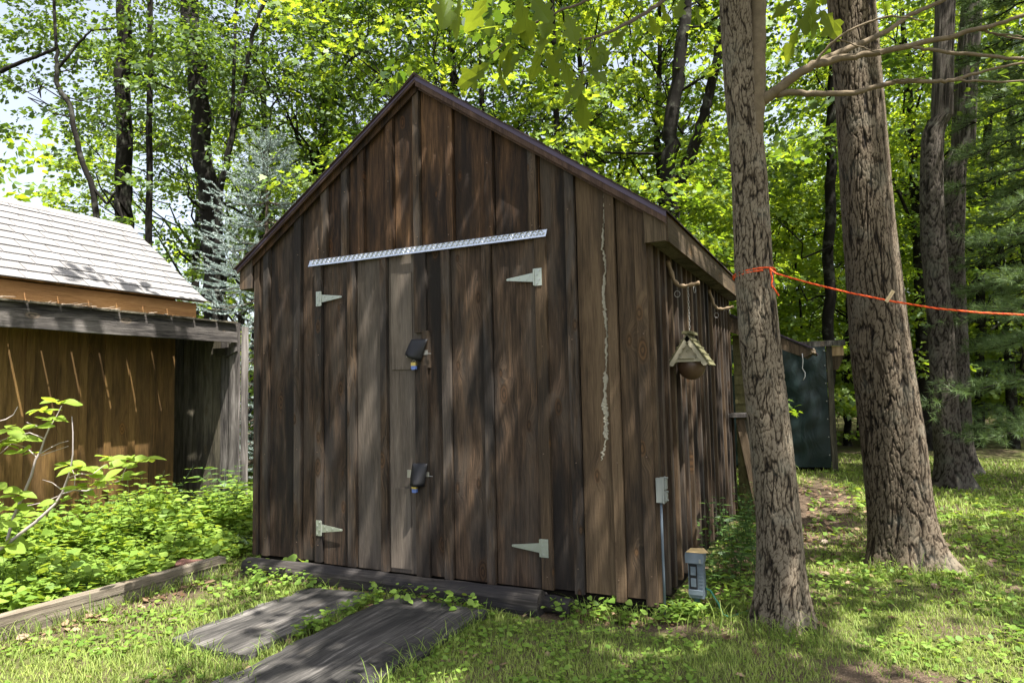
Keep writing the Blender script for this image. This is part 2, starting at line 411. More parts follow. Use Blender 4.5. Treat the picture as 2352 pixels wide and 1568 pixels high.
wbatten(.115, .177); wbatten(.482, .556); wbatten(.716, .785, 0.0, 2.515); wbatten(.777, .843, 2.517)
for a, b in ((1.005, 1.065), (1.178, 1.24), (1.467, 1.534), (1.736, 1.793), (2.041, 2.102), (2.383, 2.453), (2.743, 2.809)):
    wbatten(a, b, 2.517, m='batten' if RNG.random() < .5 else 'board_red')
wbatten(2.785, 2.868, -.004, 2.515, m='board_tan'); wbatten(3.027, 3.095, -.012); wbatten(3.322, 3.387, -.03, m='board_tan'); 
plank('corner_trim', .078, 2.56, .022, M['board_tan'], shed, (3.563, -.013, -.035), ztop=zin)
# rusty nail heads along the battens
nb_ = MB(); rn = random.Random(6)
for x in (.146, .519, .75, .81, 1.035, 1.209, 1.50, 1.765, 2.072, 2.418, 2.776, 2.826, 3.061, 3.354, 3.563):
    for z in (.12, .9, 1.75, 2.62, 3.1, 3.5):
        if z > zin(x) - .15 or (.76 < x < 2.8 and z < 2.6): continue
        xx, zz = x + rn.uniform(-.012, .012), z + rn.uniform(-.05, .05); nb_.tube([(xx, -.0335, zz), (xx, -.0285, zz)], .0042, 6)
tag(nb_.obj('nail_heads', plain('rusty_nail', (.16, .11, .08), .6, .5), shed), kind='stuff')
# doors
def door(name_x0, x1, boards, battens, side):
    d = plank('door_frame', x1 - name_x0 - .03, 2.40, .03, M['dark'], shed, ((name_x0 + x1) / 2, .034, .03), wob=.0005)
    d.name = 'door'
    for (a, b, mm) in boards:
        plank('board', b - a - .010, 2.51, .02, M[mm], d, ((a + b) / 2, .006, -.008 - RNG.random() * .006))
    for (a, b, z0, z1, mm) in battens:
        plank('batten', b - a, z1 - z0, .03, M[mm], d, ((a + b) / 2, -.017, z0))
    for (z, ) in ((2.205,), (.28,)):
        hinge(d, .79 if side < 0 else 2.778, z, side)
    return d
def hinge(d, x, z, side):
    s = -side     # strap direction
    mb = MB(); y = -.0315
    X = lambda dx: x + dx
    px0, px1 = (x - .056, x - .004) if side < 0 else (x + .004, x + .062)
    mb.box((px0, y - .004, z - .063), (px1, y, z + .063))
    ys = -.0075 if False else y
    pts = [(x + s * .006, z - .033), (x + s * .215, z - .008), (x + s * .215, z + .008), (x + s * .006, z + .033)]
    if s < 0: pts = pts[::-1]
    mb.prism(pts, y - .0035, y)
    mb.tube([(x + s * .214, y - .0036, z), (x + s * .214, y, z)], .0085, 10)
    mb.tube([(x, y - .005, z - .06), (x, y - .005, z + .06)], .0065, 8)
    o = mb.obj('hinge', M['metal'], d)
    b = MB()
    pm = (px0 + px1) / 2
    for i, dz in enumerate((-.048, -.016, .018, .048)):
        ox = .011 if i % 2 else -.011
        b.tube([(pm + ox, y - .011, z + dz), (pm + ox, y - .003, z + dz)], .0062, 6)
    for dx, dz in ((.035, .014), (.06, -.012), (.12, .004), (.2, 0)):
        b.tube([(x + s * dx, y - .009, z + dz), (x + s * dx, y - .003, z + dz)], .0055, 6)
    bo = b.obj('hinge_bolts', M['bolt'], d)
ld = door(.79, 1.79, [(.79, 1.149, 'board'), (1.149, 1.468, 'board_pale'), (1.468, 1.79, 'board_pale')],
          [(1.067, 1.145, -.006, 2.50, 'batten'), (1.402, 1.464, -.012, 2.50, 'batten'), (1.735, 1.853, -.016, 1.60, 'board'), (1.733, 1.845, 1.86, 2.49, 'batten')], -1)
rd = door(1.80, 2.778, [(1.80, 2.061, 'board'), (2.061, 2.419, 'board'), (2.419, 2.776, 'board')],
          [(1.984, 2.057, -.014, 2.50, 'batten'), (2.35, 2.415, -.016, 2.50, 'batten'), (1.80, 1.87, 1.58, 1.87, 'batten')], 1)
# thin patch plates on the pale panel
plank('patch_board', .20, .78, .006, M['board_pale'], ld, (1.60, -.008, 1.575))
plank('patch_board', .19, .62, .006, M['board_pale'], ld, (1.575, -.008, .02))
# diamond plate strip over the doors
def diamond_strip():
    x0, x1, zb, zt = .672, 2.893, 2.492, 2.549
    mb = MB()
    # angle profile: drip lip at the top leaning out
    prof = [(-.031, zt), (-.038, zt - .006), (-.040, zb + .020), (-.044, zb), (-.041, zb - .002), (-.036, zb + .018), (-.031, zb + .022)]
    n = len(prof)
    v = [(x0 + (zt - p[1]) * -.35, p[0], p[1]) for p in prof] + [(x1 - .0 - (zt - p[1]) * .2, p[0], p[1]) for p in prof]
    f = [tuple(range(n)), tuple(range(2 * n - 1, n - 1, -1))] + [((i + 1) % n, i, i + n, (i + 1) % n + n) for i in range(n)]
    mb.add(v, f); o = mb.obj('header_strip', M['alu'], shed)
    # raised tread bars
    t = MB(); k = 0; x = x0 + .02
    while x < x1 - .03:
        for r_, zc in enumerate((zt - .015, zt - .036)):
            s = 1 if (k + r_) % 2 else -1
            c = np.array([x + (r_ % 2) * .011, 0, zc]); dx, dz = .0125, .0095 * s
            yb = -.040 - (zt - .006 - zc) / (.051 - .0) * .002
            w1 = .0045
            e = [(c[0] - dx, yb, zc - dz), (c[0] + w1 * s, yb, zc - w1), (c[0] + dx, yb, zc + dz), (c[0] - w1 * s, yb, zc + w1), (c[0], yb - .005, zc)]
            t.add(e, [(0, 1, 4), (1, 2, 4), (2, 3, 4), (3, 0, 4)] if s > 0 else [(1, 0, 4), (2, 1, 4), (3, 2, 4), (0, 3, 4)])
        x += .024; k += 1
    t.obj('tread_bars', M['alu'], o)
diamond_strip()
# sealant that has run down a crack
def sealant():
    pl = [(3.314, 2.79), (3.314, 2.6), (3.293, 2.41), (3.311, 2.23), (3.287, 2.05), (3.304, 1.8), (3.298, 1.59), (3.274, 1.306), (3.282, 1.07), (3.24, .90)]
    wd = [.010, .014, .028, .026, .034, .018, .024, .042, .044, .012]
    P = np.array(pl); zs = np.linspace(2.79, .90, 180)
    xs = np.interp(-zs, -P[:, 1], P[:, 0]); ws = np.interp(-zs, -P[:, 1], wd)
    rg = np.random.default_rng(3); V = []; F = []; n = 7
    sl_n = np.interp(np.arange(180), np.arange(0, 190, 6), rg.uniform(.25, 1.35, 32))
    ws = ws * sl_n
    for i, z in enumerate(zs):
        j = rg.normal(0, .004); wL = ws[i] * rg.uniform(.35, .62); wR = ws[i] * rg.uniform(.35, .62)
        for k in range(n):
            u = k / (n - 1); x = xs[i] + j - wL + (wL + wR) * u
            y = -.001 - (1 - (2 * u - 1) ** 2) * rg.uniform(.001, .006)
            V.append((x, y + (.003 if k in (0, n - 1) else 0), z + rg.normal(0, .002)))
    for i in range(len(zs) - 1):
        for k in range(n - 1):
            a = i * n + k; F.append((a, a + n, a + n + 1, a + 1))
    MB().add(V, F).obj('sealant_streak', M['foam'], shed)
sealant()
# rubber flaps over the hasps, with padlocks
def flap(pts, thick, d, bulge):
    """pts: 4 corners (x,z) top-left, top-right, bottom-right, bottom-left; soft rubber sheet bulging out"""
    n = 7; V = []; F = []
    a, b, c, e = [np.array(p) for p in pts]
    for s in (0, 1):
        for i in range(n):
            for j in range(n):
                u, v = j / (n - 1), i / (n - 1)
                p = (a * (1 - u) + b * u) * (1 - v) + (e * (1 - u) + c * u) * v
                out = bulge * math.sin(math.pi * u * .9 + .15) * (v ** .7) + .006 * math.sin(7 * u + 4 * v) * v
                V.append((p[0], -.040 - out - (thick if s == 0 else 0), p[1]))
    q = n * n
    for i in range(n - 1):
        for j in range(n - 1):
            k = i * n + j
            F.append((k, k + n, k + n + 1, k + 1)); F.append((q + k, q + k + 1, q + k + n + 1, q + k + n))
    for j in range(n - 1):
        F.append((j, j + 1, q + j + 1, q + j)); k = (n - 1) * n + j; F.append((k + 1, k, q + k, q + k + 1))
        k = j * n; F.append((k + n, k, q + k, q + k + n)); k = j * n + n - 1; F.append((k, k + n, q + k + n, q + k))
    MB().add(V, F).obj('rubber_flap', M['rubber'], d, True)
flap([(1.716, 1.808), (1.867, 1.803), (1.80, 1.628), (1.652, 1.69)], .004, ld, .045)
flap([(1.712, .842), (1.853, .845), (1.822, .668), (1.69, .672)], .004, ld, .055)
for zh in (1.70, .76):
    mb = MB(); mb.box((1.69, -.036, zh - .018), (1.86, -.0325, zh + .018)); mb.box((1.66, -.039, zh - .03), (1.70, -.0325, zh + .03))
    mb.tube([(1.845, -.026, zh - .01), (1.86, -.045, zh - .01), (1.90, -.048, zh - .012)], .003, 6)
    mb.obj('hasp', M['steel'], ld)
def padlock(x, z, label):
    t = empty('padlock', (x, -.05, z - .05), label, 'padlock')
    sh = MB(); sh.tube([(x - .013 * math.cos(a), -.05, z + .006 + .017 * math.sin(a)) for a in np.linspace(0, math.pi, 9)], .0032, 6)
    sh.obj('shackle', M['steel'], t, True)
    b = MB(); b.prism([(x - .02, z - .048), (x - .014, z - .053), (x + .014, z - .053), (x + .02, z - .048), (x + .021, z - .012), (x - .021, z - .012)], -.062, -.038)
    bo = b.obj('lock_body', M['blue'], t)
    b = MB(); b.prism([(x - .0215, z - .024), (x + .0215, z - .024), (x + .0215, z + .004), (x - .0215, z + .004)], -.063, -.037); b.obj('lock_top', M['brass'], t)
padlock(1.742, 1.622, 'small brass and blue padlock under the upper black rubber flap')
padlock(1.737, .672, 'small brass and blue padlock under the lower black rubber flap')
# roof
RY0, RY1 = -.08, D + .12
def slope_part(name, side, d0, d1, t0, t1, y0, y1, mat, parent):
    """slab following a roof slope; d = horizontal run from the ridge, t = vertical offsets below the roof plane"""
    f = lambda d: (1.8 + side * d)
    P = [(f(d0), zout(f(d0)) - t1), (f(d1), zout(f(d1)) - t1), (f(d1), zout(f(d1)) - t0), (f(d0), zout(f(d0)) - t0)]
    if side < 0: P = P[::-1]
    return MB().prism(P, y0, y1).obj(name, mat, parent)
HALF = 1.8 + .149
roof = slope_part('roof', 1, .0, HALF, .0, .022, RY0 + .024, RY1, M['soffit'], shed)
slope_part('roof_deck', -1, .0, HALF, .0, .022, RY0 + .0115, RY1, M['soffit'], roof)
for s in (-1, 1):
    slope_part('rake_fascia', s, .0, HALF + .01, .004, .078 if s > 0 else .046, RY0, RY0 + (.0235 if s > 0 else .011), M['trim'], roof)
    slope_part('drip_edge', s, .0, HALF + .015, -.006, .034 if s > 0 else .022, RY0 - .004, RY0 - .0005, M['drip'], roof)
    slope_part('rake_trim', s, .012, HALF - .12, .0235, .095, -.052 if s > 0 else -.043, -.0315, M['trim'] if s > 0 else M['board_red'], shed)
    # shingle courses, each a little proud, ends uneven
    n = 16; 
    for k in range(n):
        d1 = HALF + .03 - k * (HALF + .03) / n; d0 = d1 - (HALF + .03) / n - (.02 if k < n - 1 else 0)
        jj = RNG.uniform(0, .012)
        f = lambda d: 1.8 + s * d
        tb = .0065
        P = [(f(d0), zout(f(d0)) + .002), (f(d1), zout(f(d1)) + .004), (f(d1), zout(f(d1)) + .016), (f(d0), zout(f(d0)) + .004 + .004)]
        if s > 0: P = P
        else: P = P[::-1]
        MB().prism(P, RY0 - .012 - jj, RY1 + .01).obj('shingle_course', M['asphalt'], roof)
MB().prism([(1.70, zout(1.70) + .016), (1.80, zout(1.8) + .014), (1.90, zout(1.9) + .016), (1.80, zout(1.8) + .030)], RY0 - .02, RY1 + .012).obj('ridge_cap', M['asphalt'], roof)
# boxed eaves
for s, xo in ((1, W), (-1, 0)):
    xe = xo + s * .149; zt = zout(xe) - .024; zb = 2.359
    a, b = sorted((xo + s * .004, xe - s * .0))
    plank('eave_end', b - a, .02, .02, M['fascia_rough'] if s > 0 else M['batten'], shed, ((a + b) / 2, RY0 + .036, zb), ztop=lambda x: zout(x) - .024, segs=1, wob=0)
    plank('eave_fascia', zt - zb - .002, RY1 - .02, .024, M['fascia_rough'], shed, (xe - s * .0, RY0 + .048, (zt + zb) / 2), rot=ALONG_Y, segs=6)
    a2, b2 = sorted((xo + s * .028, xe - s * .014))
    MB().box((a2, RY0 + .05, zb + .006), (b2, RY1 - .03, zb + .018)).obj('eave_soffit', M['grey_dark'], shed)
# right side wall: boards and battens (length up z, turned to face +x)
ys = np.linspace(0.03, D, 19)
for i in range(len(ys) - 1):
    plank('board', ys[i + 1] - ys[i] - .002, 2.42, .022, M['board'], shed, (W - .011, (ys[i] + ys[i + 1]) / 2, -.01), rot=(0, 0, math.pi / 2))
for i in range(0, len(ys)):
    plank('batten', .058, 2.40, .03, M['batten' if i % 3 else 'board_tan'], shed, (W + .0135, ys[i] + RNG.uniform(-.008, .008) + (.016 if i == 0 else 0), -.015), rot=(0, 0, math.pi / 2))
# left and back walls
for y in np.arange(.14, D, .28):
    plank('board', .277, 2.42, .022, M['board'], shed, (.011, y, 0), rot=(0, 0, math.pi / 2))
for x in np.arange(.15, W, .3):
    plank('board', .297, zin(x) - .15, .022, M['board'], shed, (x, D + .011, 0), ztop=zin)
MB().box((.04, .035, G - .02), (W - .035, D - .01, -.02)).obj('underfloor_shade', M['dark'], shed)  # near-black block put in for the shade under the walls
# electrical box and conduit on the corner
mb = MB(); mb.box((3.612, -.012, .635), (3.655, .052, .795)); ob = mb.obj('outlet_box', M['pvc'], shed)
mb = MB(); mb.box((3.656, -.016, .63), (3.664, .056, .80)); mb.box((3.665, .002, .722), (3.678, .04, .785)); mb.box((3.665, .002, .645), (3.678, .04, .71))
for z in (.705, .63 + .02, .795): mb.tube([(3.664, .02, z), (3.686, .02, z)], .006, 6)
mb.obj('cover_plate', M['pvc'], ob)
mb = MB(); mb.tube([(3.635, .02, .64), (3.635, .018, .3), (3.637, .016, -.12)], .009, 8); mb.obj('conduit', M['pvc_dk'], shed, True)

# ---------------------------------------------------------------- birdhouse and stick brackets
def birdhouse():
    c = np.array([3.752, .60, 1.44])
    t = empty('birdhouse', c, 'mossy triangular birdhouse with scalloped gable and round gourd base on a chain', 'birdhouse')
    ap = np.array([0, .33]); hw = .128; zb = .135      # local x,z apex height, half width, floor height
    yf, yb = -.085, .09
    def P(x, z, y): return (c[0] + x, c[1] + y, c[2] + z)
    # front with a hole: ring of quads
    hole = [(.0 + .014 * math.cos(a), .205 + .014 * math.sin(a)) for a in np.linspace(0, 2 * math.pi, 13)[:-1]]
    outer = []
    tri = [(-hw + .015, zb), (hw - .015, zb), (0, .315)]
    for a in np.linspace(0, 2 * math.pi, 13)[:-1]:
        d = np.array([math.cos(a), math.sin(a)]); best = 9
        for i in range(3):
            p, q = np.array(tri[i]), np.array(tri[(i + 1) % 3]); e = q - p
            den = d[0] * e[1] - d[1] * e[0]
            if abs(den) < 1e-9: continue
            w_ = p - np.array([0, .205]); s_ = (w_[0] * e[1] - w_[1] * e[0]) / den; u_ = (w_[0] * d[1] - w_[1] * d[0]) / den
            if s_ > 0 and -1e-6 <= u_ <= 1 + 1e-6: best = min(best, s_)
        outer.append(tuple(np.array([0, .205]) + d * best))
    v = [P(x, z, yf) for x, z in hole] + [P(x, z, yf) for x, z in outer] + [P(x, z, yf + .012) for x, z in hole]
    f = [(i, i + 12, (i + 1) % 12 + 12, (i + 1) % 12) for i in range(12)] + [(i, (i + 1) % 12, (i + 1) % 12 + 24, i + 24) for i in range(12)]
    o = len(v); v += [P(x, z, yf) for x, z in tri]; f += []
    mb = MB().add(v, f)
    for i in range(12):        # fill the corners the ray fan misses
        pass
    mb.add([P(x, z, yf + .003) for x, z in tri] + [P(x, z, yf + .010) for x, z in tri], [(3, 5, 4)])
    mb.add([P(-hw + .012, zb, yf + .011), P(hw - .012, zb, yf + .011), P(hw - .012, zb, yb), P(-hw + .012, zb, yb)], [(0, 3, 2, 1)])
    mb.obj('front_panel', M['bird_white'], t)
    MB().add([P(-hw + .02, zb, yf + .014), P(hw - .02, zb, yf + .014), P(0, .30, yf + .014)], [(0, 1, 2)]).add([P(-hw + .02, zb, yb), P(hw - .02, zb, yb), P(0, .30, yb)], [(0, 2, 1)]).obj('inner_box', M['dark'], t)
    for s in (-1, 1):
        # roof slab
        dx, dz = s * (hw + .022), zb - .035
        n_ = np.array([-(ap[1] - dz), s * -abs(dx)]);
        nrm = np.array([s * (ap[1] - dz), abs(dx)]); nrm = nrm / np.linalg.norm(nrm) * .011
        q = [(0, ap[1]), (dx, dz), (dx + nrm[0], dz + nrm[1]), (0 , ap[1] + nrm[1] * 2)]
        if s > 0: q = q[::-1]
        q = [(c[0] + a, c[2] + b) for a, b in q]
        ro = MB().prism(q[::-1] if s > 0 else q[::-1], c[1] + yf - .03, c[1] + yb + .03).obj('roof_slab', M['bird_moss'], t)
        # battens along the slab
        for k in range(1, 5):
            u = k / 4.6
            a = np.array([dx * u, ap[1] + (dz - ap[1]) * u]) + nrm
            MB().box((c[0] + a[0] - .004, c[1] + yf - .032, c[2] + a[1] - .004), (c[0] + a[0] + .004, c[1] + yb + .032, c[2] + a[1] + .007)).obj('roof_lath', M['bird_moss'], t)
        # scalloped bargeboard
        m_ = 5; pts = []; L0 = np.array([0, ap[1] - .004]); L1 = np.array([dx * .93, dz + .012]); e = (L1 - L0); inn = np.array([-nrm[0], -nrm[1]]) / .011
        low = []
        for k in range(m_):
            for a_ in np.linspace(0, math.pi, 6)[:-1]:
                u = (k + .5 - .5 * math.cos(a_)) / m_
                low.append(L0 + e * u + inn * (.020 + .014 * math.sin(a_)))
        low.append(L1 + inn * .018)
        poly = [L0, *low, L1]
        q = [(c[0] + p[0], c[2] + p[1]) for p in poly]
        if s < 0: q = q
        else: q = q[::-1]
        MB().prism(q[::-1], c[1] + yf - .028, c[1] + yf - .018).obj('bargeboard', M['bird_white'], t)
    MB().box((c[0] - .034, c[1] + yf - .034, c[2] + ap[1] + .004), (c[0] + .034, c[1] + yb + .034, c[2] + ap[1] + .024)).obj('ridge_cap', M['bird_moss'], t)
    MB().box((c[0] - hw - .012, c[1] + yf - .022, c[2] + zb - .004), (c[0] + hw + .012, c[1] + yf - .003, c[2] + zb + .018)).obj('bottom_rail', M['bird_white'], t)
    MB().box((c[0] - .06, c[1] + yf - .036, c[2] + zb + .020), (c[0] + .05, c[1] + yf - .004, c[2] + zb + .030)).obj('perch_ledge', M['bird_white'], t)
    MB().ball((c[0] + .004, c[1], c[2] + .108), .104, 20, 12, (1, .92, 1.04)).obj('gourd_base', M['gourd'], t, True)
    mb = MB(); z = c[2] + ap[1] + .024
    top = 2.135; k = 0
    while z < top:
        e = np.linspace(0, 2 * math.pi, 9)
        a = .006; b = .014
        pts = [(c[0] + (a * math.cos(q) if k % 2 else 0), c[1] + (0 if k % 2 else a * math.cos(q)), z + b + b * math.sin(q)) for q in e]
        mb.tube(pts, .0016, 4, False); z += .0235; k += 1
    mb.obj('chain', M['steel'], t, True)
birdhouse()
def bracket(y, s, label):
    a = on_y(1548, 588, .52); 
    t = empty('stick_bracket', (3.635, y, 2.14), label, 'bracket', None)
    P = np.array([(3.612, y - .03, 2.335), (3.635, y - .03, 2.27), (3.655, y - .02, 2.19), (3.685, y, 2.147), (3.735, y + .01, 2.140), (3.80, y + .01, 2.150), (3.838, y + .012, 2.158)])
    mb = MB(); pts = []; rad = []
    for i in range(len(P) - 1):
        for u in (0, .34, .67): pts.append(P[i] * (1 - u) + P[i + 1] * u)
    pts.append(P[-1])
    rad = [.017 + .004 * math.sin(i * 1.9) - .0002 * i for i in range(len(pts))]
    mb.tube(pts, rad, 9); mb.obj('bent_stick', M['stick'], t, True)
    for k, (dx, dz) in enumerate(((3.672, 2.085), (3.80, 2.108))):
        r_ = MB(); ang = .4 + k
        r_.tube([(dx + .021 * math.cos(q) * math.cos(ang), y + .005 + .021 * math.cos(q) * math.sin(ang), dz + .024 * math.sin(q)) for q in np.linspace(0, 2 * math.pi, 15)], .0026, 5, False)
        r_.obj('ring', M['steel'], t, True)
    r_ = MB(); r_.tube([(3.752, y + .008, 2.15), (3.752, y + .008, 2.125)], .006, 6); r_.obj('hook', M['steel'], t)
bracket(.592, 1, 'bent peeled stick bracket with metal rings above the birdhouse under the eave')
bracket(2.35, 1, 'bent stick bracket under the eave beside the clapboard lean-to')

# ---------------------------------------------------------------- clapboard lean-to behind the shed
ext = empty('clapboard_lean_to', (4.0, 4.4, G), 'low olive clapboard lean-to with rotting roof edge behind the brown shed', 'shed')
EY = D + .17
def ez(x): return 2.20 - .505 * (x - 3.63)
mb = MB(); mb.prism([(3.0, ez(3.0) - .02), (4.46, ez(4.46) - .02), (4.46, ez(4.46)), (3.0, ez(3.0))], EY - .16, EY + 1.9); er = mb.obj('roof', M['grey_dark'], ext)
MB().prism([(3.0, ez(3.0) + .001), (4.48, ez(4.48) + .001), (4.48, ez(4.48) + .016), (3.0, ez(3.0) + .016)], EY - .17, EY + 1.92).obj('roofing_felt', M['drip'], er)
MB().prism([(3.62, ez(3.62) - .20), (4.40, ez(4.40) - .13), (4.455, ez(4.455) - .06), (4.455, ez(4.455) - .022), (3.62, ez(3.62) - .022)], EY - .155, EY - .125).obj('rake_board', M['fascia_rough'], ext)
for y in np.arange(EY + .1, EY + 1.9, .45):
    MB().prism([(3.62, ez(3.62) - .15), (4.36, ez(4.36) - .12), (4.43, ez(4.43) - .022), (3.62, ez(3.62) - .022)], y, y + .04).obj('rafter', M['grey_dark'], ext)
rg = np.random.default_rng(8)          # rotten clumps and leaf litter on the eave edge
for k in range(26):
    y = EY - .15 + rg.uniform(0, .5); x = 4.46 + rg.uniform(-.05, .03); s = rg.uniform(.008, .02)
    MB().ball((x, y, ez(4.46) - rg.uniform(.0, .06)), s, 5, 3, (1.6, 1, .8)).obj('rotten_fibre', M['litter_twig'] if k % 2 else M['stick'], ext)
for i, z in enumerate(np.arange(-.05, 1.92, .112)):
    mb = MB(); x0, x1 = 3.632, 3.835
    mb.add([(x0, EY - .016, z), (x1, EY - .016, z), (x1, EY - .002, z + .116), (x0, EY - .002, z + .116), (x0, EY + .01, z), (x1, EY + .01, z), (x1, EY + .01, z + .116), (x0, EY + .01, z + .116)],
           [(0, 1, 2, 3), (0, 4, 5, 1), (3, 2, 6, 7), (1, 5, 6, 2), (0, 3, 7, 4), (4, 7, 6, 5)])
    mb.obj('clapboard', M['clap'], ext)
MB().box((3.837, EY - .005, -.05), (3.935, EY + .012, 1.93)).obj('door_gap_shade', M['dark'], ext)  # solid near-black strip painted as the shade inside the opening
MB().box((3.937, EY - .02, -.05), (4.0, EY + .012, 1.90)).obj('door_panel', plain('pale_sage_paint', (.26, .28, .20), .7), ext)
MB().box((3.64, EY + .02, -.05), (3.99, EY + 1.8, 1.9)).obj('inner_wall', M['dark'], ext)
# narrow ledge on a leaning clapboard chute
ch = empty('slanted_chute', (3.77, EY - .2, G), 'slanted clapboard chute with grey ledge on top beside the shed wall', 'chute')
MB().box((3.60, EY - .42, 1.045), (3.86, EY - .03, 1.085)).obj('ledge', M['grey'], ch)
for k in range(9):
    z1 = 1.03 - k * .12; 
    if z1 < .02: break
    sx = lambda z: 3.70 + (1.03 - z) * .155
    mb = MB(); y0 = EY - .33
    zl = z1 - .122
    mb.add([(3.685 + (1.03 - zl) * .05, y0 - .012, zl - .05), (sx(zl) + .05, y0 - .012, zl), (sx(z1) + .05, y0, z1), (3.685 + (1.03 - z1) * .05, y0, z1 - .05)] +
           [(3.685 + (1.03 - zl) * .05, y0 + .02, zl - .05), (sx(zl) + .05, y0 + .02, zl), (sx(z1) + .05, y0 + .02, z1), (3.685 + (1.03 - z1) * .05, y0 + .02, z1 - .05)],
           [(0, 1, 2, 3), (4, 7, 6, 5), (0, 4, 5, 1), (1, 5, 6, 2), (2, 6, 7, 3), (3, 7, 4, 0)])
    mb.obj('clapboard', M['clap'], ch)
plank('chute_edge_board', .085, 1.09, .03, M['fascia_rough'], ch, (3.90, EY - .37, -.05), rot=(0, -.165, 0))
plank('chute_back_board', .11, 1.09, .02, M['grey_dark'], ch, (3.99, EY - .28, -.05), rot=(0, -.165, 0))
mb = MB(); st = np.array([4.375, EY - .16, ez(4.375) - .10])
mb.tube([st, st + (.004, 0, -.08), st + (-.006, 0, -.16), st + (.018, 0, -.21), st + (.016, 0, -.25), st + (-.004, 0, -.29)], .004, 5)
tag(mb.obj('hanging_string', M['string'], None, True), 'short frayed white string hanging from the lean-to eave', 'string')

# ---------------------------------------------------------------- tarp shelter
TY = 8.2
ts = empty('tarp_shelter', (4.2, TY + .6, G), 'dark green tarp stretched over a lumber frame among the trees', 'shelter')
n, m_ = 26, 40; V = []; F = []
xl, xr, zb, zt = 2.75, 4.52, -.02, 2.02
for i in range(m_):
    for j in range(n):
        u, v_ = j / (n - 1), i / (m_ - 1)
        wr = .018 * math.sin(9 * u + 6 * v_ + 2 * math.sin(5 * v_)) + .012 * math.sin(21 * (u + .6 * v_)) * (.4 + v_) + .008 * math.sin(40 * v_ - 13 * u)
        V.append((xl + (xr - xl) * u, TY - .05 + wr * min(1, 6 * u * 1, 8 * (1 - u)) , zb + (zt - zb) * v_ + .008 * math.sin(9 * u)))
for i in range(m_ - 1):
    for j in range(n - 1):
        a = i * n + j; F.append((a, a + 1, a + n + 1, a + n))
for i in range(m_ * n): x, y, z = V[i]; V.append((x, y + .004, z))
F += [tuple(q + m_ * n for q in reversed(f)) for f in F[:]]
MB().add(V, F).obj('tarp', M['tarp'], ts, True)
plank('post', .09, 2.15, .09, M['grey_dark'], ts, (4.575, TY + .02, G))
plank('post', .09, 2.15, .09, M['grey_dark'], ts, (2.75, TY + .02, G))
mb = MB(); mb.box((2.6, TY - .055, 2.025), (4.83, TY - .012, 2.12)); mb.obj('header_beam', M['grey'], ts)
mb = MB(); mb.box((4.62, TY - .02, 1.86), (4.80, TY + .6, 2.022)); mb.obj('beam_end', M['raw'], ts)
mb = MB(); mb.prism([(4.625, 1.62), (4.70, 1.62), (4.80, 1.855), (4.625, 1.855)], TY + .0, TY + .04); mb.obj('bracket', M['fascia_rough'], ts)
mb = MB()
for z in (.2, .5, .8, 1.1, 1.4, 1.7, 1.95): mb.tube([(4.50, TY - .075, z), (4.50, TY - .05, z)], .011, 7)
mb.obj('grommets', M['steel'], ts)
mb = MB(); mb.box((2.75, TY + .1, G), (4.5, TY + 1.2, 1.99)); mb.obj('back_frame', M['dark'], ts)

# ---------------------------------------------------------------- left shed with pale shingles
gs = empty('garden_shed', (-3.4, -.6, G), 'ochre board shed with sunlit pale shingle roof and orange fascia', 'shed')
LX, LY1, LY0 = -2.30, .95, -2.5
yb = np.arange(LY1, LY0, -.262)
for i, y in enumerate(yb):
    plank('board', .26, 2.32, .022, M['ochre'], gs, (LX - .011, y - .131, .11), rot=(0, 0, math.pi / 2))
for i, y in enumerate(yb[1:]):
    plank('batten', .075, 2.28, .02, M['ochre'], gs, (LX + .0085, y + RNG.uniform(-.03, .03), .12), rot=(0, 0, math.pi / 2))
for x in np.arange(-2.44, -4.7, -.26):
    plank('board', .258, 3.4 - abs(x + 3.5) * .7 - .1, .022, M['ochre'], gs, (x, LY1 - .012, .11))
    plank('board', .258, 3.4 - abs(x + 3.5) * .7 - .1, .022, M['ochre'], gs, (x, LY0 - .35, .11))
MB().box((-4.7, LY0 - .3, .11), (-4.67, LY1 - .05, 2.33)).obj('back_wall', M['ochre'], gs)
for y in (-2.2, -1.0, -.1, .8):
    MB().box((LX - .32, y - .12, G - .03), (LX - .03, y + .12, .108)).obj('concrete_block', M['block'], gs)
MB().box((-4.6, LY0 - .2, G), (LX - .34, LY1 - .1, .1)).obj('crawlspace_shade', M['dark'], gs)  # solid near-black block painted as the unlit hollow below the floor
EX, EZ, RX, RZ = -2.08, 2.53, -3.50, 3.61
plank('fascia', .18, 1.18 - LY0 + .3, .024, M['cedar'], gs, (EX - .06, 1.09, 2.415), rot=ALONG_MY)
sl = math.atan2(RZ - EZ, EX - RX); Ls = math.hypot(RZ - EZ, EX - RX)
def lroof(u, y, h=0.0):      # u = distance up the slope, h = height over the deck
    return (EX - u * math.cos(sl) + h * math.sin(sl), y, EZ + u * math.sin(sl) + h * math.cos(sl))
mb = MB()
ya, yz = LY0 - .4, 1.17
v = [lroof(0, ya, -.02), lroof(0, yz, -.02), lroof(Ls, yz, -.02), lroof(Ls, ya, -.02), lroof(0, ya), lroof(0, yz), lroof(Ls, yz), lroof(Ls, ya)]
mb.add(v, [(0, 3, 2, 1), (4, 5, 6, 7), (0, 1, 5, 4), (1, 2, 6, 5), (2, 3, 7, 6), (3, 0, 4, 7)])
mb.add([(2 * RX - p[0], p[1], p[2]) for p in v], [(1, 2, 3, 0), (7, 6, 5, 4), (4, 5, 1, 0), (5, 6, 2, 1), (6, 7, 3, 2), (7, 4, 0, 3)])
lr = mb.obj('roof', M['soffit'], gs)
rows = 11; ex = Ls / rows; sw = .30
sh_me = {}
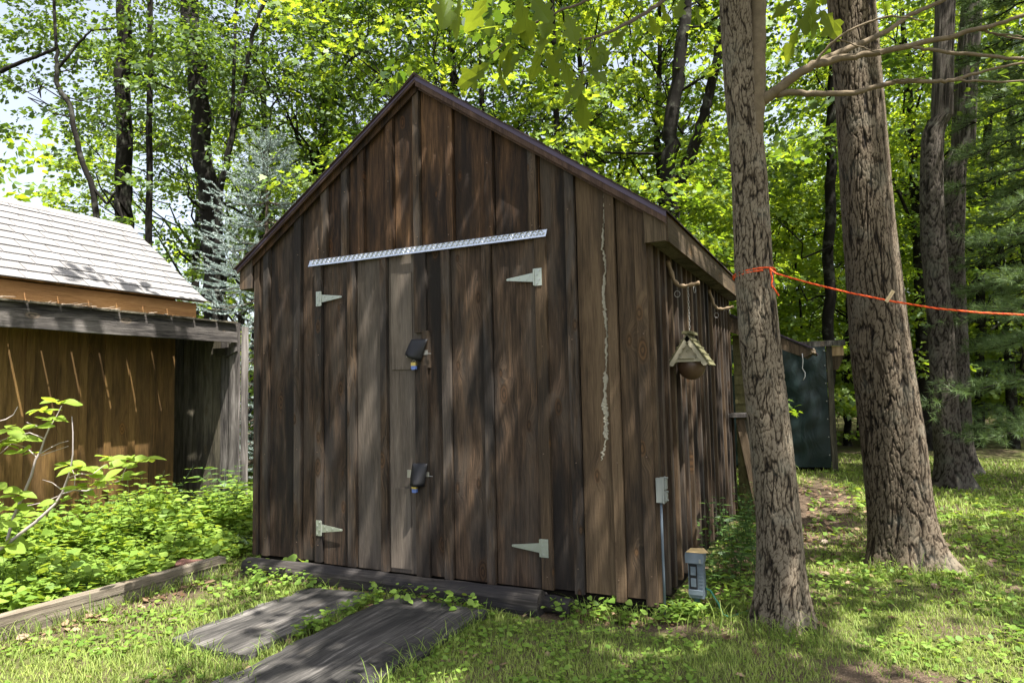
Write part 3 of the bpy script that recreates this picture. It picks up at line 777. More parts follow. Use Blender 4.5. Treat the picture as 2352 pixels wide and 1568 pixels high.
def shingle_mesh(wd, key):
    if key in sh_me: return sh_me[key]
    b = MB(); Ln = ex + .035; t = .012
    b.add([(0, -wd / 2, 0), (0, wd / 2, 0), (-Ln, wd / 2, 0), (-Ln, -wd / 2, 0), (0, -wd / 2, t), (0, wd / 2, t), (-Ln, wd / 2, .002), (-Ln, -wd / 2, .002)],
          [(0, 3, 2, 1), (4, 5, 6, 7), (0, 1, 5, 4), (1, 2, 6, 5), (2, 3, 7, 6), (3, 0, 4, 7)])
    me = b.mesh('shingle'); me.materials.append(M['shingle']); sh_me[key] = me; return me
for r_ in range(rows):
    y = 1.19; first = True
    while y > LY0 - .3:
        wd = sw - .009
        if first and r_ % 2: wd = sw / 2 - .009
        if first and r_ % 3 == 0: wd = sw * .72
        first = False
        p = lroof(r_ * ex - .02, y - wd / 2, .003 + .0052 + RNG.uniform(0, .0016))
        o = link('shingle', shingle_mesh(wd, round(wd, 3)), None, lr, p, (0, sl - .022 + RNG.uniform(-.006, .006), RNG.uniform(-.006, .006)))
        y -= wd + .009
    # far slope, not seen
mb = MB(); v = [lroof(-.03, ya, .003), lroof(-.03, 1.19, .003), lroof(Ls, 1.19, .003), lroof(Ls, ya, .003)]
v = [(2 * RX - p[0], p[1], p[2]) for p in v]; v += [(p[0], p[1], p[2] + .012) for p in v]
mb.add(v, [(0, 1, 2, 3), (7, 6, 5, 4), (1, 0, 4, 5), (2, 1, 5, 6), (3, 2, 6, 7), (0, 3, 7, 4)]); mb.obj('far_shingles', M['shingle'], lr)
for i, y in enumerate(np.arange(1.19 - .15, LY0 - .3, -.15)):
    a, b, c_ = lroof(Ls - .11, 0, .016), (RX, 0, RZ + .024), (2 * RX - lroof(Ls - .11, 0, .016)[0], 0, lroof(Ls - .11, 0, .016)[2])
    t = .006 + .003 * (i % 2)
    MB().prism([(a[0], a[2]), (b[0], b[2]), (c_[0], c_[2]), (c_[0], c_[2] + t), (b[0], b[2] + t), (a[0], a[2] + t)][::-1], y, y + .149).obj('ridge_shingle', M['shingle'], lr)

# weathered lean-to of grey boards against that shed
lt = empty('grey_lean_to', (-1.9, .2, G), 'weathered grey wood-store frame with heavy beam and vertical end boards', 'lean-to')
plank('beam', .222, 1.47 + 2.6, .05, M['grey'], lt, (-1.885, 1.465, 2.155), wob=.006, segs=9, rot=ALONG_MY)
xs = [-3.05, -2.86, -2.68, -2.49, -2.33, -2.19, -2.045]
for a, b in zip(xs[:-1], xs[1:]):
    plank('end_board', b - a - .008, 2.36, .022, M['grey_dark'] if b < -2.1 else M['grey'], lt, ((a + b) / 2, 1.52, G), wob=.004)
plank('corner_board', .155, 2.385, .03, M['grey'], lt, (-1.937, 1.502, G), wob=.004)
plank('corner_return', .09, 2.34, .025, M['grey'], lt, (-1.84, 1.565, G), rot=(0, 0, math.pi / 2))
MB().prism([(-2.06, 1.86), (-1.87, 1.94), (-1.87, 1.99), (-2.06, 1.99)], 1.455, 1.483).obj('brace', M['grey'], lt)
MB().box((-2.25, 1.44, 1.90), (-2.03, 1.506, 1.985)).obj('nailer', M['grey_dark'], lt)
y = 1.44; k = 0
while y > -2.5:                      # short roof boards from the shed wall out over the beam, gaps between them
    wd = RNG.choice((.27, .29, .31))
    o = plank('roof_board', wd - .022, .42, .02, M['grey_dark'], lt, (-1.822 + RNG.uniform(-.012, .012), y - wd / 2, 2.281), rot=ALONG_MX, segs=2, wob=.003)
    y -= wd; k += 1
for yy in (1.13, 1.42):
    plank('roof_board', .275, .85, .02, M['grey_dark'], lt, (-2.245, yy, 2.262), rot=ALONG_MX, segs=2, wob=.003)  # extra boards added to shade the end boards below
for k in range(26):                  # twigs caught on the boards
    y = RNG.uniform(-1.4, .5); x = RNG.uniform(-2.05, -1.83); a = RNG.uniform(-.5, .5) + math.pi / 2; L = RNG.uniform(.06, .2)
    p = np.array([x, y, 2.298]); d = np.array([math.cos(a), math.sin(a), 0]) * L
    MB().tube([p, p + d * .5 + (0, 0, RNG.uniform(0, .02)), p + d + (0, 0, RNG.uniform(-.0, .03))], [.005, .004, .002], 5).obj('twig', M['litter_twig'], lt)

# ---------------------------------------------------------------- ties, planks, timber edging on the ground
def log(name, p0, p1, r_, label, n=22, sq=.55):
    rg = np.random.default_rng(int(abs(p0[0] * 100) + 7)); k = 18
    P0, P1 = np.array(p0, float), np.array(p1, float); L = np.linalg.norm(P1 - P0)
    d = (P1 - P0) / L; side = np.array([-d[1], d[0], 0])
    V = []; F = []
    ph = rg.uniform(0, 6, 4)
    base = rg.normal(0, .03, k)
    for i in range(n + 1):
        u = i / n; c = P0 + (P1 - P0) * u
        for j in range(k):
            t = 2 * math.pi * j / k
            cs, sn = math.cos(t), math.sin(t)
            q = (abs(cs) ** 4 + abs(sn) ** 4) ** -.25
            rr_ = r_ * ((1 - sq) + sq * q) * (1 + base[j] * 1.3 + .04 * math.sin(9 * u + ph[0] + j) + rg.normal(0, .018))
            V.append(c + (side * cs * 1.0 + np.array([0, 0, 1]) * sn) * rr_)
    for i in range(n):
        for j in range(k):
            a = i * k + j; b = i * k + (j + 1) % k; F.append((a, b, b + k, a + k))
    F += [tuple(range(k - 1, -1, -1)), tuple(range(n * k, (n + 1) * k))]
    # local frame: z along the log so that the grain follows it
    c0 = (P0 + P1) / 2; Rm = Matrix(((side[0], 0, d[0]), (side[1], 0, d[1]), (0, 1, 0)))
    Rn = np.array(Rm); V2 = [(Rn.T @ (v - c0)) for v in V]
    me = MB().add(V2, F).mesh(name, False)
    o = link(name, me, M['tie'], None, c0); o.rotation_euler = Rm.to_euler()
    return tag(o, label, 'log')
log('railroad_tie', (.18, -.235, -.045), (2.86, -.215, -.045), .080, 'dark weathered tie lying along the foot of the shed doors', 26)
log('railroad_tie', (.12, -.085, -.070), (2.82, -.065, -.070), .055, 'thinner grey tie tucked under the bottom edge of the doors', 24)
log('railroad_tie', (2.84, -.135, -.06), (3.05, -.155, -.065), .058, 'short dark log stub at the right end of the door ties', 6, .1)
def walk_plank(x0, x1, y0, y1, label, s):
    n, k = 14, 20; rg = np.random.default_rng(s); V = []; F = []
    for i in range(n + 1):
        for j in range(k + 1):
            u, v_ = i / n, j / k
            ed = (.016 * math.sin(17 * v_ + s) + .008 * math.sin(41 * v_) + rg.normal(0, .006)) if i in (0, n) else 0
            ee = (rg.normal(0, .012)) if j in (0, k) else 0
            x = x0 + (x1 - x0) * u + ed + .02 * (v_ - .5); y = y0 + (y1 - y0) * v_ + ee
            V.append((x, y, gz(x, y) * .3 + G * .7 + .045 + .006 * math.sin(5 * u + 3 * v_ + s) + rg.normal(0, .0012)))
    T = len(V); V += [(x, y, z - .035) for x, y, z in V]
    for i in range(n):
        for j in range(k):
            a = i * (k + 1) + j; F.append((a, a + k + 1, a + k + 2, a + 1)); F.append((T + a, T + a + 1, T + a + k + 2, T + a + k + 1))
    for j in range(k):
        F.append((j, j + 1, T + j + 1, T + j)); a = n * (k + 1) + j; F.append((a + 1, a, T + a, T + a + 1))
    for i in range(n):
        a = i * (k + 1); F.append((a + k + 1, a, T + a, T + a + k + 1)); a += k; F.append((a, a + k + 1, T + a + k + 1, T + a))
    c = np.array([(x0 + x1) / 2, (y0 + y1) / 2, G]); Rm = Matrix(((1, 0, 0), (0, 0, 1), (0, -1, 0)))
    V2 = [(v[0] - c[0], -(v[2] - c[2]), v[1] - c[1]) for v in V]
    o = link('walk_plank', MB().add(V2, F).mesh('walk_plank', False), M['plank'], None, c); o.rotation_euler = Rm.to_euler()
    return tag(o, label, 'plank')
walk_plank(1.05, 1.665, -1.64, -.45, 'grey weathered plywood strip on the grass, the one beside the timber edging', 1)
walk_plank(1.79, 2.55, -2.1, -.42, 'wider grey weathered plywood strip on the grass below the padlocked doors', 4)
def timber(p0, p1, h, wd, z, label):
    P0, P1 = np.array(p0), np.array(p1); L = np.linalg.norm(P1 - P0); a = math.atan2(P1[1] - P0[1], P1[0] - P0[0])
    d = (P1 - P0) / L
    R_ = Matrix(((-d[1], 0, d[0]), (d[0], 0, d[1]), (0, 1, 0)))
    o = plank('landscape_timber', wd, L, h, M['timber'], None, (P0[0], P0[1], z + h / 2), segs=12, wob=.004)
    o.rotation_euler = R_.to_euler(); return tag(o, label, 'timber')
timber((-.12, -2.75), (-.075, -.34), .105, .10, -.125, 'lower squared landscape timber edging the weed bed')
timber((-.125, -2.72), (-.06, -.30), .055, .095, -.016, 'upper thinner landscape timber board capping the bed edge')
o = MB().box((-.36, -.62, -.09), (-.16, -.40, .02)).obj('brick', M['brick']); o.rotation_euler[2] = .25; tag(o, 'old red brick lying behind the timber edging in weeds', 'brick')

# ---------------------------------------------------------------- power stake, rope, clothespin
def stake():
    p = on_z(1604, 1402, G); x, y = p[0], p[1] - .02; z0 = G
    t = empty('power_stake', (x, y, z0), 'slate grey garden power outlet stake standing beside the shed corner', 'power stake', rz=0)
    def P(pts, y0, y1, nm, mt, par=t): return MB().prism([(x + a, z0 + b) for a, b in pts], y + y0, y + y1).obj(nm, mt, par)
    post = MB(); post.box((x - .017, y - .012, z0 - .05), (x + .017, y + .012, z0 + .13)); post.obj('post', M['green_metal'], t)
    P([(-.045, .095), (.052, .095), (.056, .11), (.052, .36), (-.045, .36), (-.049, .11)], -.028, .04, 'body', M['pvc_dk'])
    P([(-.058, .325), (.058, .325), (.062, .372), (.055, .392), (-.058, .392), (-.062, .372)], -.05, .045, 'hood', M['pvc_dk'])
    P([(-.046, .12), (.046, .12), (.046, .15), (-.046, .15)], -.045, -.0285, 'lower_lip', M['pvc_dk'])
    P([(-.04, .155), (.012, .155), (.012, .315), (-.04, .315)], -.033, -.0285, 'outlet_recess', M['rubber'])
    P([(-.03, .17), (.004, .17), (.004, .225), (-.03, .225)], -.036, -.0335, 'outlet', M['pvc_dk'])
    P([(-.03, .245), (.004, .245), (.004, .30), (-.03, .30)], -.036, -.0335, 'outlet', M['pvc_dk'])
    P([(.03, .33), (.042, .33), (.042, .355), (.03, .355)], -.054, -.0505, 'switch', M['pvc'])
    for k in range(6): P([(.022, .165 + .022 * k), (.046, .165 + .022 * k), (.046, .175 + .022 * k), (.022, .175 + .022 * k)], -.032, -.0285, 'grip_rib', M['pvc_dk'])
    mb = MB(); mb.add([(x - .055, y - .045, z0 + .394), (x + .058, y - .05, z0 + .396), (x + .05, y + .04, z0 + .41), (x - .04, y + .04, z0 + .404), (x + .09, y - .01, z0 + .392)], [(0, 1, 2, 3), (1, 4, 2)])
    tag(mb.obj('fallen_leaf', plain('tan_dry_leaf', (.5, .36, .17), .8)), 'curled tan dead leaf lying on top of the power stake', 'leaf')
    c = MB(); c.tube([(x + .05, y, z0 + .16), (x + .09, y - .01, z0 + .15), (x + .14, y - .03, z0 + .08), (x + .17, y - .05, z0 + .02), (x + .21, y - .06, z0 + .01), (x + .35, y + .2, z0 + .008), (x + .3, y + .7, z0 + .01)], .006, 7)
    tag(c.obj('power_cable', M['greencable'], None, True), 'thin green cable running from the power stake into the weeds', 'cable')
stake()
# ---------------------------------------------------------------- foliage materials
def leaf_mat(name, d0, d1, t0, t1, tr=.45, gloss=.03):
    g = NT(name); a = g.N('Attribute', attribute_name='rnd'); oi = g.N('ObjectInfo')
    f = a.outputs['Fac']
    f2 = g.math('ADD', f, g.math('MULTIPLY', g.math('SUBTRACT', oi.outputs['Random'], .5), .35), True)
    dif = g.N('BsdfDiffuse'); g.l.new(g.mix(f2, d0, d1), dif.inputs[0])
    trn = g.N('BsdfTranslucent'); g.l.new(g.mix(f2, t0, t1), trn.inputs[0])
    ms = g.N('MixShader', i_0=tr); g.l.new(dif.outputs[0], ms.inputs[1]); g.l.new(trn.outputs[0], ms.inputs[2])
    gl = g.N('BsdfGlossy', i_Roughness=.55); gl.inputs[0].default_value = (.9, .95, 1, 1)
    m2 = g.N('MixShader', i_0=gloss); g.l.new(ms.outputs[0], m2.inputs[1]); g.l.new(gl.outputs[0], m2.inputs[2])
    g.l.new(m2.outputs[0], g.out.inputs[0]); return g.m
M['maple'] = leaf_mat('maple_leaf', (.060, .120, .014), (.145, .220, .026), (.22, .35, .016), (.46, .55, .03), .5)
M['maple_y'] = leaf_mat('sunny_maple_leaf', (.065, .130, .014), (.145, .22, .025), (.22, .35, .018), (.42, .50, .03), .5)
M['oak'] = leaf_mat('oak_leaf', (.026, .058, .012), (.070, .118, .022), (.09, .17, .012), (.22, .31, .025), .45, .03)
M['oak_big'] = leaf_mat('large_oak_leaf', (.055, .090, .012), (.10, .145, .02), (.20, .26, .012), (.34, .40, .03), .55, .008)
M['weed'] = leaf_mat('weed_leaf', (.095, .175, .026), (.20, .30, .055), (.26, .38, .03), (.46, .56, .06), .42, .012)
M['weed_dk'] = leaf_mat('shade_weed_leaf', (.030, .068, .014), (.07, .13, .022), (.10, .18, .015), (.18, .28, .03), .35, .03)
M['grass'] = leaf_mat('grass_blade', (.055, .112, .015), (.29, .345, .09), (.10, .19, .018), (.36, .44, .08), .35, .008)
M['spruce'] = leaf_mat('blue_spruce_needle', (.21, .28, .255), (.44, .51, .49), (.10, .13, .08), (.16, .2, .14), .15, .04)
M['pine'] = leaf_mat('white_pine_needle', (.05, .10, .03), (.15, .22, .07), (.08, .15, .03), (.14, .2, .04), .25, .03)
M['magnolia'] = leaf_mat('broad_sapling_leaf', (.14, .22, .03), (.22, .30, .045), (.34, .44, .035), (.5, .58, .06), .45, .012)
M['litter'] = leaf_mat('dead_leaf', (.09, .05, .028), (.30, .21, .13), (.10, .05, .02), (.2, .12, .05), .15, .03)
M['hosta'] = leaf_mat('hosta_leaf', (.05, .11, .03), (.12, .19, .07), (.08, .16, .03), (.2, .28, .08), .3, .08)
M['hosta_edge'] = leaf_mat('hosta_leaf_edge', (.35, .40, .28), (.45, .5, .36), (.3, .35, .2), (.4, .45, .3), .3, .05)

def bark_mat(name, c_dark, c_mid, c_light, lichen=(.30, .31, .26), lamt=.35):
    g = NT(name); tc = g.N('TexCoord'); P = tc.outputs['Object']
    a = g.N('Attribute', attribute_name='crack')
    n1 = g.noise(g.vmath('MULTIPLY', P, (1, 1, .25)), 42, 5, .65, .5); n2 = g.noise(P, 5, 4, .6); n3 = g.noise(P, 160, 4, .7)
    t = g.math('ADD', g.math('MULTIPLY', a.outputs['Fac'], .75), g.math('ADD', g.math('MULTIPLY', n1, .45), g.math('MULTIPLY', n3, .2)))
    c = g.ramp(t, [(.45, c_dark), (.80, c_mid), (1.0, c_light)])
    c = g.mix(g.math('MULTIPLY', g.sstep(n2, .52, .68), lamt), c, lichen)
    g.bsdf(c, .92, .2, 0, g.bump(g.math('ADD', n1, g.math('MULTIPLY', n3, .5)), .7, .008)); return g.m
M['bark'] = bark_mat('oak_bark', (.0055, .004, .003), (.066, .050, .034), (.175, .143, .106), lamt=.14)
M['bark2'] = bark_mat('big_oak_bark', (.008, .006, .005), (.048, .035, .023), (.140, .111, .080), lamt=.12)
M['bark_dk'] = bark_mat('dark_forest_bark', (.008, .0065, .005), (.036, .029, .024), (.085, .073, .062), (.12, .125, .10), .35)
M['twig'] = plain('branch_bark', (.085, .066, .05), .9, 0, .2, .4, 18, .4, 60)
M['smoothbark'] = plain('smooth_tan_stem_bark', (.135, .105, .07), .9, 0, .2, .6, 22, .9, 55)

# ---------------------------------------------------------------- foliage shapes
T_DIA = np.array([(0, 0), (.36, .40), (0, 1), (-.36, .40)])
T_OVAL = np.array([(0, 0), (.27, .25), (.31, .55), (0, 1), (-.31, .55), (-.27, .25)])
T_MAPLE = np.array([(0, 0), (.20, -.08), (.52, .16), (.30, .34), (.50, .66), (.19, .58), (0, 1.05), (-.19, .58), (-.50, .66), (-.30, .34), (-.52, .16), (-.20, -.08)])
T_MAP6 = np.array([(0, 0), (.5, .15), (.24, .42), (.40, .72), (0, 1), (-.40, .72), (-.24, .42), (-.5, .15)])
T_ROUND = np.array([(0, 0), (.42, .18), (.5, .6), (.18, .95), (-.18, .95), (-.5, .6), (-.42, .18)])
def unit(a): return a / (np.linalg.norm(a, axis=-1, keepdims=True) + 1e-9)
def leaves_arrays(pos, tip, nrm, size, tmpl, fold=.18, rnd=None):
    """one n-gon per leaf: returns V, loops, counts, rnd"""
    n, k = len(pos), len(tmpl)
    t = unit(tip); s = unit(np.cross(t, nrm)); u = np.cross(s, t)
    size = np.broadcast_to(np.asarray(size, float), (n,))
    tx, ty = tmpl[:, 0], tmpl[:, 1]
    V = pos[:, None, :] + size[:, None, None] * (s[:, None, :] * tx[None, :, None] + t[:, None, :] * ty[None, :, None] + u[:, None, :] * (np.abs(tx) * fold - ty * ty * .12)[None, :, None])
    L = np.arange(n * k)
    r_ = np.repeat(NR.random(n) if rnd is None else rnd, k)
    return V.reshape(-1, 3), L, np.full(n, k), r_
def join(parts):
    V = []; L = []; C = []; R_ = []; o = 0
    for v, l, c, r in parts:
        V.append(v); L.append(np.asarray(l) + o); C.append(c); R_.append(r); o += len(v)
    return np.concatenate(V), np.concatenate(L), np.concatenate(C), np.concatenate(R_)
def leaf_mesh(name, parts, mat):
    V, L, C, R_ = join(parts); return np_mesh(name, V, L, C, mat, False, {'rnd': R_})
def spray_leaves(rg, base, dirs, L, n, size, tmpl, flat=.07, droop=.25, tilt=.45, svar=.3):
    """flat fans of leaves along a twig: base (N,3), dirs (N,3) -> leaf arrays"""
    N = len(base); d = unit(dirs); upv = np.array([0, 0, 1.0])
    side = unit(np.cross(d, upv) + 1e-6); nn = np.cross(side, d)
    t = rg.random((N, n)) ** .75; s = rg.normal(0, .30, (N, n)) * (.25 + .9 * t * (1.25 - t))
    Ls = np.broadcast_to(np.asarray(L, float), (N,))[:, None, None]
    p = base[:, None] + d[:, None] * t[..., None] * Ls + side[:, None] * s[..., None] * Ls * 1.4 + nn[:, None] * rg.normal(0, flat, (N, n))[..., None] * Ls
    p[..., 2] -= (droop * t ** 2) * Ls[..., 0]
    tipv = d[:, None] * .7 + side[:, None] * (np.sign(s) * .6)[..., None] + rg.normal(0, .35, (N, n, 3)); tipv[..., 2] -= .3
    nv = nn[:, None] + rg.normal(0, tilt, (N, n, 3))
    sz = size * (1 + rg.uniform(-svar, svar, (N, n)))
    return leaves_arrays(p.reshape(-1, 3), tipv.reshape(-1, 3), nv.reshape(-1, 3), sz.ravel(), tmpl)
def tubes_mesh(name, lines, mat, n=6):
    """many tapered tubes in one mesh: lines = [(pts, radii)]"""
    V = []; F = []; o = 0
    for P, R_ in lines:
        P = np.asarray(P, float); m_ = len(P); R_ = np.broadcast_to(np.asarray(R_, float), (m_,))
        T = unit(np.gradient(P, axis=0)); ref = np.where(np.abs(T[:, 2:3]) < .9, np.array([[0, 0, 1.0]]), np.array([[1.0, 0, 0]]))
        A = unit(np.cross(T, ref[:1] if True else ref)); B = np.cross(T, A)
        th = np.arange(n) * 2 * math.pi / n
        ring = P[:, None] + (A[:, None] * np.cos(th)[None, :, None] + B[:, None] * np.sin(th)[None, :, None]) * R_[:, None, None]
        V.append(ring.reshape(-1, 3))
        i = np.arange((m_ - 1) * n); r, c = i // n, i % n
        F.append(np.stack([r * n + c, r * n + (c + 1) % n, (r + 1) * n + (c + 1) % n, (r + 1) * n + c], 1) + o); o += m_ * n
    V = np.concatenate(V); F = np.concatenate(F)
    return np_mesh(name, V, F, np.full(len(F), 4), mat, True)
def curve_pts(a, b, rg, n=6, wob=.06, sag=0.0):
    a, b = np.asarray(a, float), np.asarray(b, float); u = np.linspace(0, 1, n)[:, None]; L = np.linalg.norm(b - a)
    p = a + (b - a) * u; j = rg.normal(0, wob * L, (n, 3)) * (u * (1 - u) * 4); p = p + j
    p[:, 2] += (sag * L * (u * (1 - u) * 4))[:, 0]; return p

# ---------------------------------------------------------------- tree prototypes
def tree_proto(seed, H, z0, rad, ncl, spc, lps, lsize, L, tr, tmpl, mat, lean=.25, limbs_r=.35, top=.8, zpow=1.0, cl=.55, droop=.25, tilt=.45):
    """trunk+limbs mesh and crown mesh, base at the origin"""
    rg = np.random.default_rng(seed)
    zz = np.linspace(0, H, 12); sway = np.cumsum(rg.normal(0, lean * H / 60, (12, 2)), axis=0)
    T = np.column_stack([sway[:, 0], sway[:, 1], zz]); T[0, :2] = 0
    R_ = tr * (1 - .82 * (zz / H) ** 1.1); R_[0] *= 1.35
    lines = [(T, R_)]
    cz = z0 + (H * 1.02 - z0) * rg.random(ncl) ** zpow
    u = (cz - z0) / (H - z0); rr_ = rad * np.sqrt(np.clip(1 - (u * 1.9 - .75) ** 2 * .62, .12, 1))
    ang = np.arange(ncl) * 2.39996 + rg.uniform(0, .8, ncl); ro = rr_ * (.35 + .65 * np.sqrt(rg.random(ncl)))
    ctr = np.column_stack([np.cos(ang) * ro, np.sin(ang) * ro, cz]); ax = np.column_stack([np.interp(cz, zz, T[:, 0]), np.interp(cz, zz, T[:, 1])])
    ctr[:, :2] += ax
    base = []; dirs = []
    for k in range(ncl):
        h0 = max(.12 * H, cz[k] - ro[k] * (.35 + .5 * rg.random()) - .3)
        a = np.array([np.interp(h0, zz, T[:, 0]), np.interp(h0, zz, T[:, 1]), h0]); r0 = np.interp(h0, zz, R_) * limbs_r
        P = curve_pts(a, ctr[k], rg, 7, .05, .05); lines.append((P, np.linspace(max(r0, .012), .008, 7)))
        for j in range(spc):
            off = rg.normal(0, cl, 3) * (1, 1, .55); b = ctr[k] + off
            d = off * (1, 1, .4) + (ctr[k] - np.array([*ax[k], cz[k]])) * .35 + rg.normal(0, .25, 3); d[2] = d[2] * .5 + .05
            base.append(b); dirs.append(d)
            i0 = 3 + int(rg.integers(0, 4)); tip = b + unit(d) * L * .8; tip[2] -= droop * L * .5
            if rg.random() < .75: lines.append((curve_pts(P[min(i0, 6)], b, rg, 4, .06), np.array([.011, .008, .006, .004]))); lines.append((np.array([b, (b + tip) / 2 + (0, 0, .03), tip]), np.array([.006, .004, .002])))
    tm = tubes_mesh('trunk', lines, M['bark_dk'], 7)
    Ls = L * rg.uniform(.7, 1.3, len(base))
    cm = leaf_mesh('crown', [spray_leaves(rg, np.array(base), np.array(dirs), Ls, lps, lsize, tmpl, .06, droop, tilt)], mat)
    return tm, cm
PROTO = {}
PROTO['maple_a'] = tree_proto(1, 11.5, 2.2, 3.2, 30, 7, 44, .105, .95, .17, T_MAP6, M['maple'])
PROTO['maple_b'] = tree_proto(2, 10, 1.7, 2.8, 26, 7, 44, .10, .95, .13, T_DIA, M['maple'])
PROTO['oak_a'] = tree_proto(3, 13.5, 4.2, 3.4, 30, 7, 40, .112, .8, .24, T_DIA, M['oak'], cl=.6, tilt=.7)
PROTO['oak_b'] = tree_proto(4, 12.5, 3.4, 3.1, 26, 7, 38, .108, .8, .19, T_DIA, M['oak'], cl=.6, tilt=.7)
PROTO['sun_maple'] = tree_proto(5, 11, 1.6, 2.9, 28, 7, 54, .098, 1.0, .10, T_MAPLE, M['maple_y'], zpow=.9, droop=.3)
PROTO['under_a'] = tree_proto(6, 6.2, .5, 2.1, 22, 6, 46, .115, .95, .045, T_MAP6, M['maple'], droop=.12, tilt=.3)
PROTO['under_b'] = tree_proto(7, 3.4, .15, 1.3, 15, 5, 40, .10, .65, .022, T_DIA, M['maple'], droop=.12, tilt=.35)
NV = {'n': 0}
def place_tree(kind, x, y, sc, rz, name, label, cat, group, zs=1.0, trunk=None, mat=None):
    t = empty(name, (x, y, float(gz(x, y)) - .03), label, cat, group)
    tm, cm = PROTO[kind]
    a = link('trunk', tm if trunk is None else trunk, None, t, t.location if trunk is None else (0, 0, 0))
    b = link('crown', cm, None, t, t.location)
    for o in ((a, b) if trunk is None else (b,)):
        o.rotation_euler = (0, 0, rz); o.scale = (sc, sc, sc * zs)
    return t

# trunks that the photo shows one by one: pixel centre line, depth from where they stand
def px_trunk(lines, depth, mat, extra_top=None, n=9, dz=None):
    """lines = [[(px, py, width_px), ...], ...]; first one is the main stem, base first; returns mesh, base"""
    out = []; base = None
    for li, l in enumerate(lines):
        P = [at(a, b, depth) for a, b, w_ in l]; R_ = [w_ / 2 * depth / FPX for a, b, w_ in l]
        P = np.array(P); R_ = np.array(R_)
        if li == 0:
            zg = float(gz(P[0][0], P[0][1]))
            if P[0][2] > zg:
                d = (P[1] - P[0]); P = np.vstack([[P[0][0] - d[0] * .2, P[0][1], zg - .05], P]); R_ = np.concatenate([[R_[0] * 1.25], R_])
            d = P[-1] - P[-2]; d = d / np.linalg.norm(d); d = unit(d * .5 + np.array([0, 0, .6]))
            for k in range(1, 5): P = np.vstack([P, P[-1] + d * 1.8]); R_ = np.append(R_, max(.02, R_[-1] * .8))
            base = P[0]
        # smooth
        u = np.linspace(0, len(P) - 1, len(P) * 4); Pi = np.column_stack([np.interp(u, np.arange(len(P)), P[:, k]) for k in range(3)])
        rg = np.random.default_rng(int(l[0][0])); Pi[:, :2] += rg.normal(0, .012 * R_[0] / .1, (len(Pi), 2)); out.append((Pi, np.interp(u, np.arange(len(P)), R_)))
    return out, base
def photo_tree(lines, depth, kind, label, name='forest_tree', cat='tree', sc=1.0, rz=0.0, zs=1.0, crown_dz=0.0, group=None):
    out, base = px_trunk(lines, depth, M['bark_dk'])
    t = empty(name, base, label, cat, group)
    top = out[0][0][-1]
    rg = np.random.default_rng(int(lines[0][0][0]) + 3)
    for k in range(9):           # a few bare limbs
        i = int(rg.integers(len(out[0][0]) // 4, len(out[0][0]) - 2)); a = out[0][0][i]; an = rg.uniform(0, 6.28)
        b = a + np.array([math.cos(an), math.sin(an), rg.uniform(.1, .7)]) * rg.uniform(.8, 2.2); r_ = out[0][1][i] * .22
        out.append((curve_pts(a, b, rg, 7, .09), np.linspace(max(.012, r_), .005, 7)))
    me = tubes_mesh('trunk', out, M['bark_dk'], 10)
    link('trunk', me, None, t, (0, 0, 0)).location = -Vector(base)
    cm = PROTO[kind][1]
    mid = out[0][0][len(out[0][0]) // 2]
    hv = np.array([fw[0], fw[1], 0]) * (1.9 if lines[0][0][0] < 700 else .6); b = link('crown', cm, None, t, (mid[0] + hv[0], mid[1] + hv[1], base[2] + crown_dz)); b.rotation_euler = (0, 0, rz); b.scale = (sc, sc, sc * zs)
    return t
photo_tree([[(492, 900, 54), (490, 740, 52), (486, 600, 48), (478, 450, 44), (462, 300, 42), (446, 120, 40), (432, 0, 38)]], 13.0, 'oak_a', 'thick straight dark trunk rising behind the blue spruce', rz=1.1)
photo_tree([[(288, 800, 40), (287, 560, 38), (285, 400, 35), (284, 200, 32), (285, -10, 30)]], 14.5, 'oak_b', 'dark straight trunk behind the pale shingle roof ridge', rz=2.2, crown_dz=1.0)
photo_tree([[(342, 800, 16), (342, 560, 15), (343, 400, 14), (346, 200, 13), (346, 0, 12)]], 13.0, 'oak_b', 'slender pale trunk beside the dark straight one behind the shingle roof', rz=.4, crown_dz=1.5)
photo_tree([[(224, 620, 15), (222, 509, 14), (215, 441, 13), (186, 362, 12), (171, 297, 11), (161, 239, 11), (144, 219, 11), (130, 191, 10), (133, 147, 9), (128, 103, 7)],
            [(133, 110, 8), (90, 128, 7), (40, 146, 9), (0, 165, 11)], [(131, 160, 7), (180, 100, 6), (210, 70, 4), (260, 66, 3)], [(205, 420, 8), (245, 470, 6), (265, 440, 5)]], 11.5, 'oak_b', 'crooked thin tree with bare twisting limbs above the shingle roof', sc=.55, rz=3, crown_dz=4.6)
photo_tree([[(500, 560, 16), (506, 434, 15), (523, 359, 14), (533, 301, 13), (547, 256, 11), (567, 164, 10), (581, 85, 9), (595, 34, 8), (612, 0, 7)],
            [(533, 290, 9), (537, 171, 8), (540, 68, 6), (545, 0, 5)]], 12.2, 'oak_b', 'leaning thin forked tree beside the thick trunk and spruce', rz=.7, sc=.8, crown_dz=2.5)
photo_tree([[(1542, 700, 42), (1540, 489, 40), (1535, 403, 36), (1538, 308, 33), (1559, 171, 30), (1571, 68, 27), (1577, 0, 25)],
            [(1545, 450, 30), (1559, 424, 30), (1579, 376, 28), (1607, 308, 26), (1620, 256, 24), (1631, 205, 22), (1650, 120, 20), (1665, 0, 18)]], 11.0, 'oak_b', 'forked dark trunk rising just behind the shed roof corner', rz=4.0, crown_dz=2.2)
photo_tree([[(1903, 1000, 27), (1905, 780, 26), (1905, 600, 25), (1908, 420, 24), (1912, 250, 22), (1916, 100, 20)]], 13.0, 'maple_a', 'mid-sized straight trunk standing behind the tarp shelter', rz=5.1, sc=.85, crown_dz=2.6)
